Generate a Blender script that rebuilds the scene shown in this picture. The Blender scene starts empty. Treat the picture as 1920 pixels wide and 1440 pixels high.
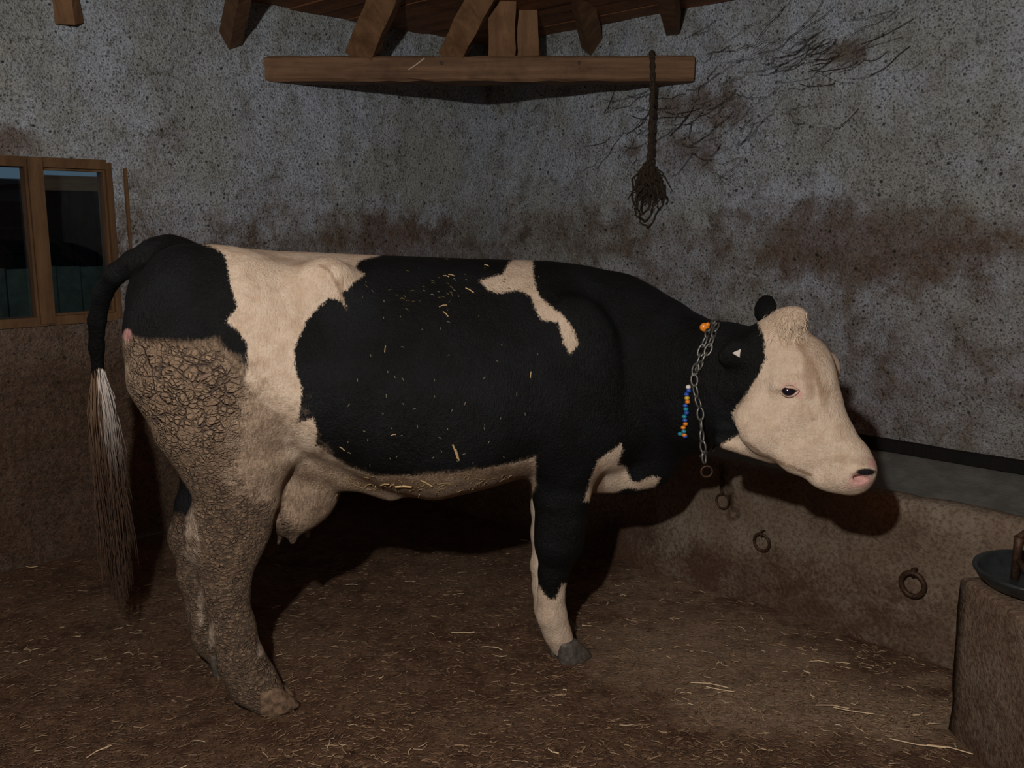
import bpy, bmesh, math, random
import numpy as np
from mathutils import Vector, Matrix, noise
from mathutils.bvhtree import BVHTree

random.seed(7)
rng = np.random.default_rng(7)
SC = bpy.context.scene
COL = SC.collection

# ------------------------------------------------------------------ camera, sky, lamp, exposure
F = 1750.0
PITCH = math.radians(9.89)
CAMZ = 1.5
SP, CP = math.sin(PITCH), math.cos(PITCH)
cam = bpy.data.cameras.new('camera')
cam.sensor_width = 36.0
cam.lens = F / 1920.0 * 36.0
cam_o = bpy.data.objects.new('camera', cam)
cam_o.location = (0, 0, CAMZ)
cam_o.rotation_euler = (math.pi / 2 - PITCH, 0, 0)
COL.objects.link(cam_o)
SC.camera = cam_o

world = bpy.data.worlds.new('dusk_sky')
SC.world = world
world.use_nodes = True
wb = world.node_tree.nodes['Background']
wb.inputs[0].default_value = (0.30, 0.52, 0.75, 1)
wb.inputs[1].default_value = 0.15

lamp = bpy.data.lights.new('barn_lamp', 'POINT')
lamp.energy = 255
lamp.color = (1.0, 0.965, 0.92)
lamp.shadow_soft_size = 0.035
lamp_o = bpy.data.objects.new('barn_lamp', lamp)
lamp_o.location = (-0.38, 0.0, 2.1)
COL.objects.link(lamp_o)

SC.view_settings.view_transform = 'Standard'
SC.view_settings.look = 'None'
SC.view_settings.gamma = 1
SC.view_settings.exposure = 0.0
SC.view_settings.use_curve_mapping = False

# ------------------------------------------------------------------ geometry of the place
TH = math.radians(44.5)
c_, s_ = math.cos(TH), math.sin(TH)
NR, ER = np.array([s_, c_]), np.array([c_, -s_])      # right wall: normal, direction towards the viewer
NL, EL = np.array([-c_, s_]), np.array([s_, c_])      # left wall: normal, direction away from the viewer
DL, DR, DT = 4.28, 4.15, 3.175                        # left wall, right wall, trough front
CEIL = 2.55
ROOM = 7.0
CORNER = NR * DR + NL * DL

def ray(px, py):
    u, v = (px - 960) / F, (720 - py) / F
    return np.array([u, CP + SP * v, -SP + CP * v])
def at(px, py, Y):
    d = ray(px, py)
    return np.array([0, 0, CAMZ]) + d * (Y / d[1])
def on_floor(px, py, z=0.0):
    d = ray(px, py)
    return np.array([0, 0, CAMZ]) + d * ((z - CAMZ) / d[2])
def on_wall(px, py, n, dist):
    d = ray(px, py)
    return np.array([0, 0, CAMZ]) + d * (dist / (d[0] * n[0] + d[1] * n[1]))
def chart(P):
    """side chart used to lay out coat patches and stains: world points -> chart coordinates"""
    P = np.asarray(P, float)
    q = P - np.array([0, 0, CAMZ])
    fw = q[:, 1] * CP - q[:, 2] * SP
    up = q[:, 1] * SP + q[:, 2] * CP
    return np.stack([960 + F * q[:, 0] / fw, 720 - F * up / fw], 1)

# ------------------------------------------------------------------ object helpers
def link(o, parent=None):
    COL.objects.link(o)
    if parent is not None:
        o.parent = parent
    return o
def tag(o, label=None, cat=None, group=None, kind=None):
    if label: o['label'] = label
    if cat: o['category'] = cat
    if group: o['group'] = group
    if kind: o['kind'] = kind
    return o
def empty(name, loc=(0, 0, 0), rz=0.0):
    o = bpy.data.objects.new(name, None)
    o.location = loc
    o.rotation_euler = (0, 0, rz)
    o.empty_display_size = 0.1
    return link(o)
def mesh_obj(name, V, Fc, mat, parent=None, smooth=False):
    me = bpy.data.meshes.new(name)
    me.from_pydata([tuple(map(float, v)) for v in V], [], [tuple(map(int, f)) for f in Fc])
    me.update()
    if mat: me.materials.append(mat)
    if smooth:
        me.polygons.foreach_set('use_smooth', [True] * len(me.polygons))
    return link(bpy.data.objects.new(name, me), parent)
def np_mesh(name, V, Q, mat, parent=None, smooth=True):
    me = bpy.data.meshes.new(name)
    V = np.asarray(V, np.float32); Q = np.asarray(Q, np.int32)
    me.vertices.add(len(V)); me.vertices.foreach_set('co', V.ravel())
    k = Q.shape[1]
    me.loops.add(Q.size); me.loops.foreach_set('vertex_index', Q.ravel())
    me.polygons.add(len(Q))
    me.polygons.foreach_set('loop_start', np.arange(0, Q.size, k, dtype=np.int32))
    me.polygons.foreach_set('loop_total', np.full(len(Q), k, np.int32))
    me.update(calc_edges=True)
    me.validate()
    me.polygons.foreach_set('use_smooth', np.full(len(me.polygons), smooth))
    if mat: me.materials.append(mat)
    return link(bpy.data.objects.new(name, me), parent)
def attr(o, name, vals):
    a = o.data.attributes.new(name, 'FLOAT', 'POINT')
    a.data.foreach_set('value', np.asarray(vals, np.float32))
class MB:
    def __init__(self): self.v, self.f = [], []
    def add(self, V, Fc):
        b = len(self.v); self.v += [tuple(map(float, v)) for v in V]
        self.f += [tuple(i + b for i in f) for f in Fc]
    def box(self, c, ax, ay, az):
        """box at centre c with half-axis vectors"""
        c, ax, ay, az = (np.array(v, float) for v in (c, ax, ay, az))
        V = [c + i * ax + j * ay + k * az for k in (-1, 1) for j in (-1, 1) for i in (-1, 1)]
        self.add(V, [(0, 2, 3, 1), (4, 5, 7, 6), (0, 1, 5, 4), (2, 6, 7, 3), (0, 4, 6, 2), (1, 3, 7, 5)])
    def tube(self, pts, rad, n=8, close=False):
        pts = [np.array(p, float) for p in pts]
        m = len(pts)
        rad = [rad] * m if np.isscalar(rad) else rad
        V = []; prev = None
        for i, p in enumerate(pts):
            a = pts[(i - 1) % m] if (close or i > 0) else pts[i]
            b = pts[(i + 1) % m] if (close or i < m - 1) else pts[i]
            t = b - a; t = t / (np.linalg.norm(t) + 1e-9)
            if prev is None:
                r = np.array([0, 0, 1.0]) if abs(t[2]) < .9 else np.array([1.0, 0, 0])
            else: r = prev
            x = r - t * r.dot(t); x /= np.linalg.norm(x) + 1e-9; prev = x
            y = np.cross(t, x)
            for k in range(n):
                a_ = 2 * math.pi * k / n
                V.append(p + rad[i] * (x * math.cos(a_) + y * math.sin(a_)))
        Fc = []
        for i in range(m if close else m - 1):
            for k in range(n):
                Fc.append((i * n + k, i * n + (k + 1) % n, ((i + 1) % m) * n + (k + 1) % n, ((i + 1) % m) * n + k))
        if not close:
            Fc.append(tuple(range(n))[::-1]); Fc.append(tuple((m - 1) * n + k for k in range(n)))
        self.add(V, Fc)
    def build(self, name, mat, parent=None, smooth=False):
        return mesh_obj(name, self.v, self.f, mat, parent, smooth)

def poly_sd(P, poly):
    """signed distance to a polygon, positive inside"""
    P = np.asarray(P, float); poly = np.asarray(poly, float)
    d = np.full(len(P), 1e9); ins = np.zeros(len(P), bool)
    for i in range(len(poly)):
        a, b = poly[i], poly[(i + 1) % len(poly)]
        e = b - a; w = P - a
        t = np.clip((w @ e) / (e @ e + 1e-9), 0, 1)
        d = np.minimum(d, ((w - t[:, None] * e) ** 2).sum(1))
        cond = (a[1] > P[:, 1]) != (b[1] > P[:, 1])
        with np.errstate(divide='ignore', invalid='ignore'):
            xi = (b[0] - a[0]) * (P[:, 1] - a[1]) / (b[1] - a[1] + 1e-12) + a[0]
        ins ^= cond & (P[:, 0] < xi)
    d = np.sqrt(d)
    return np.where(ins, d, -d)

# ------------------------------------------------------------------ materials
class NT:
    def __init__(self, name):
        self.m = bpy.data.materials.new(name); self.m.use_nodes = True
        self.t = self.m.node_tree; self.b = self.t.nodes['Principled BSDF']
        self.tc = self.t.nodes.new('ShaderNodeTexCoord')
    def n(self, typ, **k):
        nd = self.t.nodes.new(typ)
        for a, v in k.items(): setattr(nd, a, v)
        return nd
    def L(self, a, b): self.t.links.new(a, b)
    def put(self, sock, v):
        if hasattr(v, 'links') or isinstance(v, bpy.types.NodeSocket): self.L(v, sock)
        else: sock.default_value = v
    def coords(self, scale=(1, 1, 1), src='Object'):
        mp = self.n('ShaderNodeMapping'); mp.inputs['Scale'].default_value = scale
        self.L(self.tc.outputs[src], mp.inputs[0]); return mp.outputs[0]
    def noise(self, scale, detail=4, rough=.6, vec=None, dist=0.0):
        nd = self.n('ShaderNodeTexNoise')
        nd.inputs['Scale'].default_value = scale; nd.inputs['Detail'].default_value = detail
        nd.inputs['Roughness'].default_value = rough; nd.inputs['Distortion'].default_value = dist
        self.L(vec if vec is not None else self.coords(), nd.inputs['Vector']); return nd.outputs['Fac']
    def voro(self, scale, vec=None, feature='F1', rnd=1.0, out='Distance'):
        nd = self.n('ShaderNodeTexVoronoi', feature=feature)
        nd.inputs['Scale'].default_value = scale; nd.inputs['Randomness'].default_value = rnd
        self.L(vec if vec is not None else self.coords(), nd.inputs['Vector']); return nd.outputs[out]
    def attr(self, name):
        nd = self.n('ShaderNodeAttribute'); nd.attribute_name = name; return nd.outputs['Fac']
    def attrc(self, name):
        nd = self.n('ShaderNodeAttribute'); nd.attribute_name = name; return nd.outputs['Color']
    def math(self, op, a, b=None, clamp=False):
        nd = self.n('ShaderNodeMath', operation=op, use_clamp=clamp)
        self.put(nd.inputs[0], a)
        if b is not None: self.put(nd.inputs[1], b)
        return nd.outputs[0]
    def ss(self, v, lo, hi, a=0.0, b=1.0):
        nd = self.n('ShaderNodeMapRange'); nd.interpolation_type = 'SMOOTHSTEP'
        self.put(nd.inputs['Value'], v)
        for k, x in (('From Min', lo), ('From Max', hi), ('To Min', a), ('To Max', b)): self.put(nd.inputs[k], x)
        return nd.outputs[0]
    def mix(self, f, a, b, mode='MIX'):
        nd = self.n('ShaderNodeMix', data_type='RGBA', blend_type=mode)
        self.put(nd.inputs[0], f)
        for s, v in ((nd.inputs[6], a), (nd.inputs[7], b)):
            if isinstance(v, tuple): s.default_value = (*v, 1) if len(v) == 3 else v
            else: self.L(v, s)
        return nd.outputs[2]
    def bump(self, h, strength=.5, dist=.01, nrm=None):
        nd = self.n('ShaderNodeBump'); nd.inputs['Strength'].default_value = strength
        nd.inputs['Distance'].default_value = dist; self.L(h, nd.inputs['Height'])
        if nrm is not None: self.L(nrm, nd.inputs['Normal'])
        return nd.outputs[0]
    def done(self, col, rough=.8, nrm=None, spec=.3, metal=0.0):
        self.put(self.b.inputs['Base Color'], col if not isinstance(col, tuple) else (*col, 1))
        self.put(self.b.inputs['Roughness'], rough)
        self.b.inputs['Specular IOR Level'].default_value = spec
        self.b.inputs['Metallic'].default_value = metal
        if nrm is not None: self.L(nrm, self.b.inputs['Normal'])
        return self.m

def mat_wall():
    t = NT('rough_plaster')
    n1 = t.noise(1.5, 5, .65); n2 = t.noise(8, 6, .72); n3 = t.noise(45, 5, .75); n4 = t.noise(110, 3, .7)
    base = t.mix(t.ss(n1, .38, .62), (.52, .55, .53), (.66, .73, .85))
    base = t.mix(t.ss(n2, .42, .70, 0, .7), base, (.37, .37, .33))
    # dirt: brown splash zone and stains that belong to the wall
    d = t.attr('dirt')
    dd = t.math('ADD', d, t.math('MULTIPLY', t.math('SUBTRACT', n2, .5), .8))
    dd = t.math('ADD', dd, t.math('MULTIPLY', t.math('SUBTRACT', n1, .5), .8))
    brown = t.mix(t.ss(n3, .35, .65), (.105, .058, .032), (.25, .155, .098))
    base = t.mix(t.ss(dd, .2, .95, 0, .93), base, brown)
    base = t.mix(t.ss(dd, .95, 1.5, 0, .8), base, t.mix(t.ss(n3, .35, .65), (.060, .031, .017), (.15, .085, .050)))
    st = t.math('ADD', t.attr('stain'), t.math('MULTIPLY', t.math('SUBTRACT', n2, .5), 1.5))
    base = t.mix(t.ss(st, .25, .95, 0, .72), base, t.mix(t.ss(n3, .4, .65), (.12, .058, .028), (.30, .20, .14)))
    # grain, fly specks and pits
    base = t.mix(t.ss(n4, .46, .64, 0, .62), base, (.09, .08, .065))
    base = t.mix(t.ss(n3, .50, .72, 0, .55), base, (.10, .09, .07))
    v = t.voro(17); sp = t.math('SUBTRACT', v, t.math('MULTIPLY', t.noise(9, 2), .20))
    base = t.mix(t.ss(sp, -.03, .05, .85, 0), base, (.03, .026, .02))
    v2 = t.voro(55); sp2 = t.math('SUBTRACT', v2, t.math('MULTIPLY', t.noise(14, 2), .40))
    base = t.mix(t.ss(sp2, -.05, .10, .7, 0), base, (.05, .042, .03))
    # a few cracks
    wv = t.noise(1.9, 7, .68, dist=.2)
    cr = t.math('ABSOLUTE', t.math('SUBTRACT', wv, .5))
    base = t.mix(t.math('MULTIPLY', t.ss(cr, 0, .006, .8, 0), t.ss(n2, .47, .56)), base, (.05, .042, .03))
    h = t.math('ADD', t.math('MULTIPLY', n3, .9), t.math('MULTIPLY', n4, .7))
    h = t.math('ADD', h, t.math('MULTIPLY', n2, 1.3))
    return t.done(base, .92, t.bump(h, 1.0, .020), .12)
def mat_concrete():
    t = NT('dirty_concrete')
    n1 = t.noise(2.2, 5, .65); n2 = t.noise(11, 6, .7); n3 = t.noise(70, 4, .7)
    base = t.mix(t.ss(n1, .35, .65), (.165, .118, .082), (.235, .195, .150))
    base = t.mix(t.ss(n3, .42, .66, 0, .65), base, (.075, .048, .032))
    d = t.math('ADD', t.attr('dirt'), t.math('ADD', t.math('MULTIPLY', t.math('SUBTRACT', n2, .5), 1.6), t.math('MULTIPLY', t.math('SUBTRACT', n3, .5), 1.2)))
    base = t.mix(t.ss(d, .1, 1.3, 0, .9), base, (.065, .033, .019))
    h = t.math('ADD', n3, t.math('MULTIPLY', n2, 1.2))
    return t.done(base, .9, t.bump(h, .9, .009), .12)
def mat_bed():
    t = NT('trough_bed')
    n2 = t.noise(9, 6, .7); n3 = t.noise(80, 4, .7)
    base = t.mix(t.ss(n2, .35, .7), (.12, .125, .115), (.19, .19, .17))
    return t.done(base, .7, t.bump(n3, .6, .006), .3)
def mat_floor():
    t = NT('trodden_litter_floor')
    n1 = t.noise(1.8, 5, .65); n2 = t.noise(12, 6, .75); n3 = t.noise(75, 5, .8); n4 = t.noise(4.5, 5, .7)
    st = t.noise(16, 5, .75, vec=t.coords((1, 4, 1)))
    base = t.mix(t.ss(n2, .32, .66), (.105, .052, .028), (.27, .158, .092))
    base = t.mix(t.ss(n1, .42, .66, 0, .55), base, (.31, .205, .128))
    base = t.mix(t.ss(n4, .52, .72, 0, .6), base, (.060, .030, .018))
    base = t.mix(t.ss(n3, .44, .66, 0, .75), base, (.040, .020, .012))
    base = t.mix(t.ss(st, .56, .74, 0, .5), base, (.40, .285, .18))
    lit = t.math('ADD', t.attr('wear'), t.math('MULTIPLY', t.math('SUBTRACT', n2, .5), 1.0))
    base = t.mix(t.ss(lit, .25, .95, 0, .7), base, t.mix(t.ss(n3, .34, .62), (.27, .18, .115), (.66, .50, .345)))
    h = t.math('ADD', t.math('MULTIPLY', n3, .9), t.math('ADD', t.math('MULTIPLY', n2, 1.5), t.math('MULTIPLY', st, .8)))
    return t.done(base, .8, t.bump(h, 1.0, .030), .25)
def mat_wood(name, a, b, axis=(2.0, 30, 30), dark=.5):
    t = NT(name)
    g = t.noise(1.0, 6, .7, vec=t.coords(axis), dist=.4); n2 = t.noise(6, 5, .7); n3 = t.noise(70, 3, .6)
    base = t.mix(t.ss(g, .3, .7), a, b)
    base = t.mix(t.ss(n2, .45, .75, 0, dark), base, tuple(x * .35 for x in a))
    h = t.math('ADD', g, t.math('MULTIPLY', n3, .4))
    return t.done(base, .75, t.bump(h, .7, .006), .25)
def mat_plain(name, col, rough=.7, spec=.3, metal=0.0, var=.5, scale=40, bump=.3):
    t = NT(name)
    n = t.noise(scale, 4, .65)
    base = t.mix(t.ss(n, .3, .7), tuple(x * (1 - var) for x in col), col)
    return t.done(base, rough, t.bump(n, bump, .003), spec, metal)
def mat_glass():
    t = NT('window_glass')
    t.b.inputs['Transmission Weight'].default_value = 1.0
    t.b.inputs['IOR'].default_value = 1.45
    t.b.inputs['Base Color'].default_value = (.93, .97, .95, 1)
    t.b.inputs['Roughness'].default_value = .02
    return t.m
def mat_vcol(name, rough=.7, spec=.3):
    t = NT(name)
    return t.done(t.attrc('tint'), rough, None, spec)

M = dict(
    wall=mat_wall(), conc=mat_concrete(), bed=mat_bed(), floor=mat_floor(),
    beam=mat_wood('weathered_beam', (.125, .068, .036), (.25, .142, .078), (1.5, 26, 26), .45),
    strut=mat_wood('rafter_wood', (.135, .068, .032), (.25, .135, .065), (14, 14, 1.5), .4),
    plank=mat_wood('ceiling_board', (.17, .068, .028), (.30, .13, .058), (1.5, 22, 22), .6),
    frame=mat_wood('window_wood', (.085, .045, .020), (.16, .088, .040), (12, 12, 2), .4),
    rope=mat_plain('dusty_rope', (.075, .055, .038), .95, .1, 0, .6, 90),
    web=mat_plain('dusty_cobweb', (.065, .055, .042), .95, .05, 0, .5, 60),
    iron=mat_plain('rusty_iron', (.085, .045, .028), .6, .4, .5, .6, 120),
    steel=mat_plain('galvanised_steel', (.20, .20, .185), .42, .4, .7, .4, 150),
    bowl=mat_plain('enamelled_bowl', (.022, .028, .031), .35, .5, 0, .5, 30),
    glass=mat_glass(), straw=mat_vcol('straw', .65, .3),
)

# ------------------------------------------------------------------ the room shell
def fbm(x, y, z, o=4):
    return noise.fractal(Vector((x, y, z)), 1.0, 2.0, o)

def wall_grid(name, org, e, nrm_in, length, height, step, hole=None, disp=.02, seed=0.0):
    nq, nz = int(round(length / step)), int(round(height / step))
    V = []; idx = {}
    qs = [length * i / nq for i in range(nq + 1)]; zs = [-.06] + [height * j / nz for j in range(1, nz + 1)]
    for i, q in enumerate(qs):
        for j, z in enumerate(zs):
            p = org + e * q
            near = 1.0
            if hole:
                dq = max(hole[0] - q, q - hole[1], 0); dz = max(hole[2] - z, z - hole[3], 0)
                near = min(1.0, math.hypot(dq, dz) / .1)
            edge = min(1.0, q / .15)
            d = near * edge * disp * (fbm(q * 1.7 + seed, z * 1.7, 0.3) + .45 * fbm(q * 7 + seed, z * 7, 4.1))
            V.append((p[0] + nrm_in[0] * d, p[1] + nrm_in[1] * d, z))
    def inside(q, z): return hole and hole[0] < q < hole[1] and hole[2] < z < hole[3]
    Q = []
    for i in range(nq):
        for j in range(nz):
            qm, zm = (qs[i] + qs[i + 1]) / 2, (zs[j] + zs[j + 1]) / 2
            if inside(qm, zm): continue
            a = i * (nz + 1) + j
            Q.append((a, a + nz + 1, a + nz + 2, a + 1))
    # snap the ring round the hole exactly to its edges
    if hole:
        for i, q in enumerate(qs):
            for j, z in enumerate(zs):
                if hole[0] - step / 2 <= q <= hole[1] + step / 2 and hole[2] - step / 2 <= z <= hole[3] + step / 2:
                    qq, zz = q, z
                    for k in (0, 1):
                        if abs(q - hole[k]) <= step / 2 + 1e-6: qq = hole[k]
                    for k in (2, 3):
                        if abs(z - hole[k]) <= step / 2 + 1e-6: zz = hole[k]
                    p = org + e * qq
                    V[i * (nz + 1) + j] = (p[0], p[1], zz)
    o = np_mesh(name, V, Q, M['wall'])
    tag(o, kind='structure')
    return o, np.array(V)

def soft_blobs(ch, blobs):
    s = np.zeros(len(ch))
    for x, y, rx, ry, k in blobs:
        d = np.sqrt(((ch[:, 0] - x) / rx) ** 2 + ((ch[:, 1] - y) / ry) ** 2)
        s = np.maximum(s, k * np.clip(1.5 - d, 0, 1))
    return s

# window on the left wall, measured from the room corner along the wall
QC = float(EL @ CORNER)
def wq(px, py): return QC - float(EL @ on_wall(px, py, NL, DL)[:2])
GR, ML, MR = wq(207, 450), wq(88, 450), wq(60, 450)     # right pane, mullion
GL = MR + (ML - GR)                                      # outer edge of the left pane
WZ0, WZ1 = on_wall(140, 590, NL, DL)[2], on_wall(140, 316, NL, DL)[2]
hole = (GR - .03, GL + .06, WZ0 - .03, WZ1 + .03)
wl, V = wall_grid('wall_left', CORNER, -EL, -NL, ROOM, CEIL + .15, .03, hole, .022, 3.0)
ch = chart(V)
z = V[:, 2]
zs_dirt = np.clip((1.95 - z) / .7, 0, 1) * .70 + np.clip((1.12 - z) / .3, 0, 1) * .7
attr(wl, 'dirt', zs_dirt)
attr(wl, 'stain', soft_blobs(ch, [(20, 270, 60, 40, 1), (325, 262, 45, 32, .6), (700, 440, 130, 50, .85), (560, 450, 200, 40, .4), (860, 440, 100, 45, .5), (250, 400, 30, 100, .45), (420, 60, 60, 15, .5)]))
wr, V = wall_grid('wall_right', CORNER, ER, -NR, ROOM, CEIL + .15, .03, None, .028, 11.0)
ch = chart(V); z = V[:, 2]
q = (V[:, :2] - CORNER) @ ER
attr(wr, 'dirt', np.clip((1.90 - z) / .5, 0, 1) * .50 + np.clip((1.1 - z) / .5, 0, 1) * .1 + np.clip((z < 1.45) * 1.0, 0, 1) * 0)
attr(wr, 'stain', soft_blobs(ch, [(1640, 455, 300, 90, .95), (1330, 200, 110, 45, .75), (1290, 290, 70, 50, .8), (1590, 100, 45, 28, .9), (1180, 280, 40, 20, .6), (1090, 440, 200, 60, .65), (1650, 560, 220, 40, .35), (1800, 800, 120, 50, .3), (1010, 220, 22, 40, .5), (1330, 60, 60, 60, .35)]))
# the two walls behind the viewer close the stall
bk = MB()
A = CORNER - EL * ROOM; B = A + ER * ROOM; D = CORNER + ER * ROOM
for nm, p0, p1 in (('wall_back', A, B), ('wall_near', B, D)):
    mid = (p0 + p1) / 2; hv = (p1 - p0) / 2; nv = np.array([hv[1], -hv[0]]); nv = nv / np.linalg.norm(nv) * .05
    m = MB(); m.box((*mid, (CEIL + .15) / 2), (*hv, 0), (*nv, 0), (0, 0, (CEIL + .15) / 2))
    o = m.build(nm, M['wall']); tag(o, kind='structure')
    attr(o, 'dirt', [.9] * len(o.data.vertices)); attr(o, 'stain', [0.3] * len(o.data.vertices))

# floor
def floor_h(x, y):
    return .012 * fbm(x * 1.5, y * 1.5, 2.0) + .009 * fbm(x * 7, y * 7, 9.0)
NF = 190
V = []; Q = []
for i in range(NF + 1):
    for j in range(NF + 1):
        p = CORNER - EL * (ROOM * i / NF) + ER * (ROOM * j / NF)
        V.append((p[0], p[1], floor_h(p[0], p[1])))
for i in range(NF):
    for j in range(NF):
        a = i * (NF + 1) + j
        Q.append((a, a + NF + 1, a + NF + 2, a + 1))
fl = np_mesh('floor', V, Q, M['floor']); tag(fl, kind='structure')
V = np.array(V); ok = V[:, 1] > .8
ch = np.full((len(V), 2), -1e4); ch[ok] = chart(V[ok])
wear = soft_blobs(ch, [(1330, 1230, 260, 110, .75), (1480, 1320, 260, 70, .9), (1690, 1345, 130, 45, 1.1), (1250, 1110, 160, 60, .6), (1500, 1235, 90, 22, .9), (1740, 1275, 50, 16, .8), (900, 1200, 260, 90, .25), (1700, 1390, 160, 30, .5)])
attr(fl, 'wear', wear)

# ceiling boards
ce = empty('ceiling', (0, 0, CEIL)); tag(ce, kind='structure')
nb = 40
bw = ROOM / nb
first = None
for k in range(nb):
    m = MB(); m.box((0, 0, 0), (ROOM / 2, 0, 0), (0, bw / 2 - .004, 0), (0, 0, .014))
    if k < 2:
        o = m.build('plank', M['plank'], ce)
        mp = o.data
    else:
        o = link(bpy.data.objects.new('plank', mp), ce)
    p = CORNER - EL * (bw * (k + .5)) + ER * (ROOM / 2)
    o.location = (p[0], p[1], .02 + random.uniform(-.006, .006))
    o.rotation_euler = (random.uniform(-.01, .01), 0, math.atan2(ER[1], ER[0]))
m = MB(); mid = CORNER - EL * ROOM / 2 + ER * ROOM / 2
m.box((*mid, .075), (*(EL * ROOM / 2), 0), (*(ER * ROOM / 2), 0), (0, 0, .02))
m.build('roof_deck', M['plank'], ce)

def local(mb, parent):
    """builder coordinates (world) -> the frame of an unrotated parent"""
    l = np.array(parent.location)
    mb.v = [tuple(np.array(v) - l) for v in mb.v]
    return mb

# ------------------------------------------------------------------ window with two sashes
e3 = np.array([-EL[0], -EL[1], 0]); n3 = np.array([-NL[0], -NL[1], 0]); z3 = np.array([0, 0, 1.0])
def WP(q, zz, d=0.0):
    p = CORNER - EL * q - NL * d
    return np.array([p[0], p[1], zz])
def wbox(m, q0, q1, z0, z1, d0, d1):
    m.box(WP((q0 + q1) / 2, (z0 + z1) / 2, (d0 + d1) / 2), e3 * (q1 - q0) / 2, n3 * (d1 - d0) / 2, z3 * (z1 - z0) / 2)
win = empty('window_1', tuple(WP((hole[0] + hole[1]) / 2, WZ0, 0))); tag(win, kind='structure')
def wpart(name, boxes, mat, parent=win):
    m = MB()
    for b in boxes: wbox(m, *b)
    return local(m, win).build(name, mat, parent)
h0, h1, hz0, hz1 = hole
wpart('jamb', [(h0 + .005, GR, hz0, hz1, -.10, .010)], M['frame'])
wpart('jamb', [(GL, h1 + .03, hz0, hz1, -.10, .010)], M['frame'])
wpart('lintel', [(GR, GL, WZ1, hz1 + .012, -.10, .012)], M['frame'])
wpart('sill', [(GR, GL, hz0 - .008, WZ0, -.10, .016)], M['frame'])
wpart('mullion', [(ML, MR, hz0, hz1, -.08, .026)], M['frame'])
wpart('plaster_fillet', [(h0 - .062, h0 - .050, hz0 - .03, hz1 - .02, -.02, .012)], M['frame'])
for a, b, ex in ((GR, ML, 0.0), (MR, GL, .020)):
    f = wpart('sash', [(a, a + .010, WZ0 - ex, WZ1 + ex, -.05, -.01 + ex), (b - .010, b, WZ0 - ex, WZ1 + ex, -.05, -.01 + ex),
                       (a + .010, b - .010, WZ1 - .010 + ex, WZ1 + ex, -.05, -.01 + ex), (a + .010, b - .010, WZ0 - ex, WZ0 + .010 - ex, -.05, -.01 + ex)], M['frame'])
    wpart('pane', [(a + .010, b - .010, WZ0 + .010 - ex, WZ1 - .010 + ex, -.034, -.030)], M['glass'], f)

# what stands outside the window: bare ground, a plank fence, a dark shed with a brown eaves board, a leafless tree
M['shed'] = mat_wood('dark_shed_wood', (.004, .0035, .003), (.008, .006, .005), (20, 20, 2), .3)
M['eaves'] = mat_wood('eaves_wood', (.45, .19, .085), (.66, .31, .15), (3, 3, 30), .3)
M['green'] = mat_plain('green_paint', (.14, .19, .15), .6, .3, 0, .4, 12)
M['earth'] = mat_plain('yard_earth', (.06, .045, .03), .95, .1, 0, .5, 6)
M['bark'] = mat_plain('tree_bark', (.045, .04, .032), .95, .1, 0, .5, 20)
def outp(q, d, z): return WP(q, z, -d)
m = MB()
gp = [outp(-4, .45, -.06), outp(14, .45, -.06), outp(14, 16, -.06), outp(-4, 16, -.06)]
m.add(gp + [p - np.array([0, 0, .05]) for p in gp], [(0, 1, 2, 3), (7, 6, 5, 4), (0, 4, 5, 1), (1, 5, 6, 2), (2, 6, 7, 3), (3, 7, 4, 0)])
tag(m.build('ground', M['earth']), kind='structure')
fe = empty('plank_fence', tuple(outp(1.6, 1.6, -.06)))
tag(fe, 'dull green upright plank fence outside, low behind the window panes', 'fence')
def obox(m, q0, q1, d0, d1, z0, z1): wbox(m, q0, q1, z0, z1, -d1, -d0)
for k in range(26):
    m = MB(); obox(m, .1 + k * .14, .232 + k * .14, 1.6, 1.62, -.06, 1.225 + .006 * (k % 3))
    local(m, fe).build('plank', M['green'], fe)
for zz in (.3, 1.0):
    m = MB(); obox(m, .1, 3.74, 1.62, 1.66, zz, zz + .08); local(m, fe).build('rail', M['shed'], fe)
po = MB(); obox(po, 1.42, 1.52, 1.44, 1.54, -.06, 1.36)
tag(local(po, empty('gate_post', tuple(outp(1.47, 1.49, -.06)))).build('post', M['shed'], bpy.data.objects['gate_post']).parent,
    'dark upright gate post before the green fence behind the right pane', 'post')
sh = empty('shed', tuple(outp(1.2, 4.5, -.06)))
tag(sh, 'dark timber shed with brown eaves board seen through the right pane', 'shed')
m = MB(); obox(m, -1.6, 1.42, 3.6, 5.4, -.06, 1.76); local(m, sh).build('wall', M['shed'], sh)
for k in range(16):
    m = MB(); obox(m, -1.55 + k * .185, -1.39 + k * .185, 3.57, 3.6, -.06, 1.74); local(m, sh).build('board', M['shed'], sh)
m = MB(); obox(m, -1.8, 1.50, 3.40, 3.46, 1.735, 1.85); local(m, sh).build('eaves_board', M['eaves'], sh)
m = MB()
rp = [outp(-1.8, 3.47, 1.80), outp(1.5, 3.47, 1.80), outp(1.5, 5.6, 1.78), outp(-1.8, 5.6, 1.78), outp(-1.8, 4.5, 1.86), outp(1.5, 4.5, 1.86)]
m.add(rp, [(0, 1, 5, 4), (2, 3, 4, 5), (0, 4, 3), (1, 2, 5), (0, 3, 2, 1)])
local(m, sh).build('roof', M['shed'], sh)
sh2 = empty('hay_rack', tuple(outp(3.6, 3.4, -.06)))
tag(sh2, 'black stacked boards in a rack outside, filling most of the left pane', 'rack')
for k in range(9):
    m = MB(); obox(m, 1.68, 3.6, 3.0, 3.5, -.06 + k * .19, .12 + k * .19); local(m, sh2).build('board', M['shed'], sh2)
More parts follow.
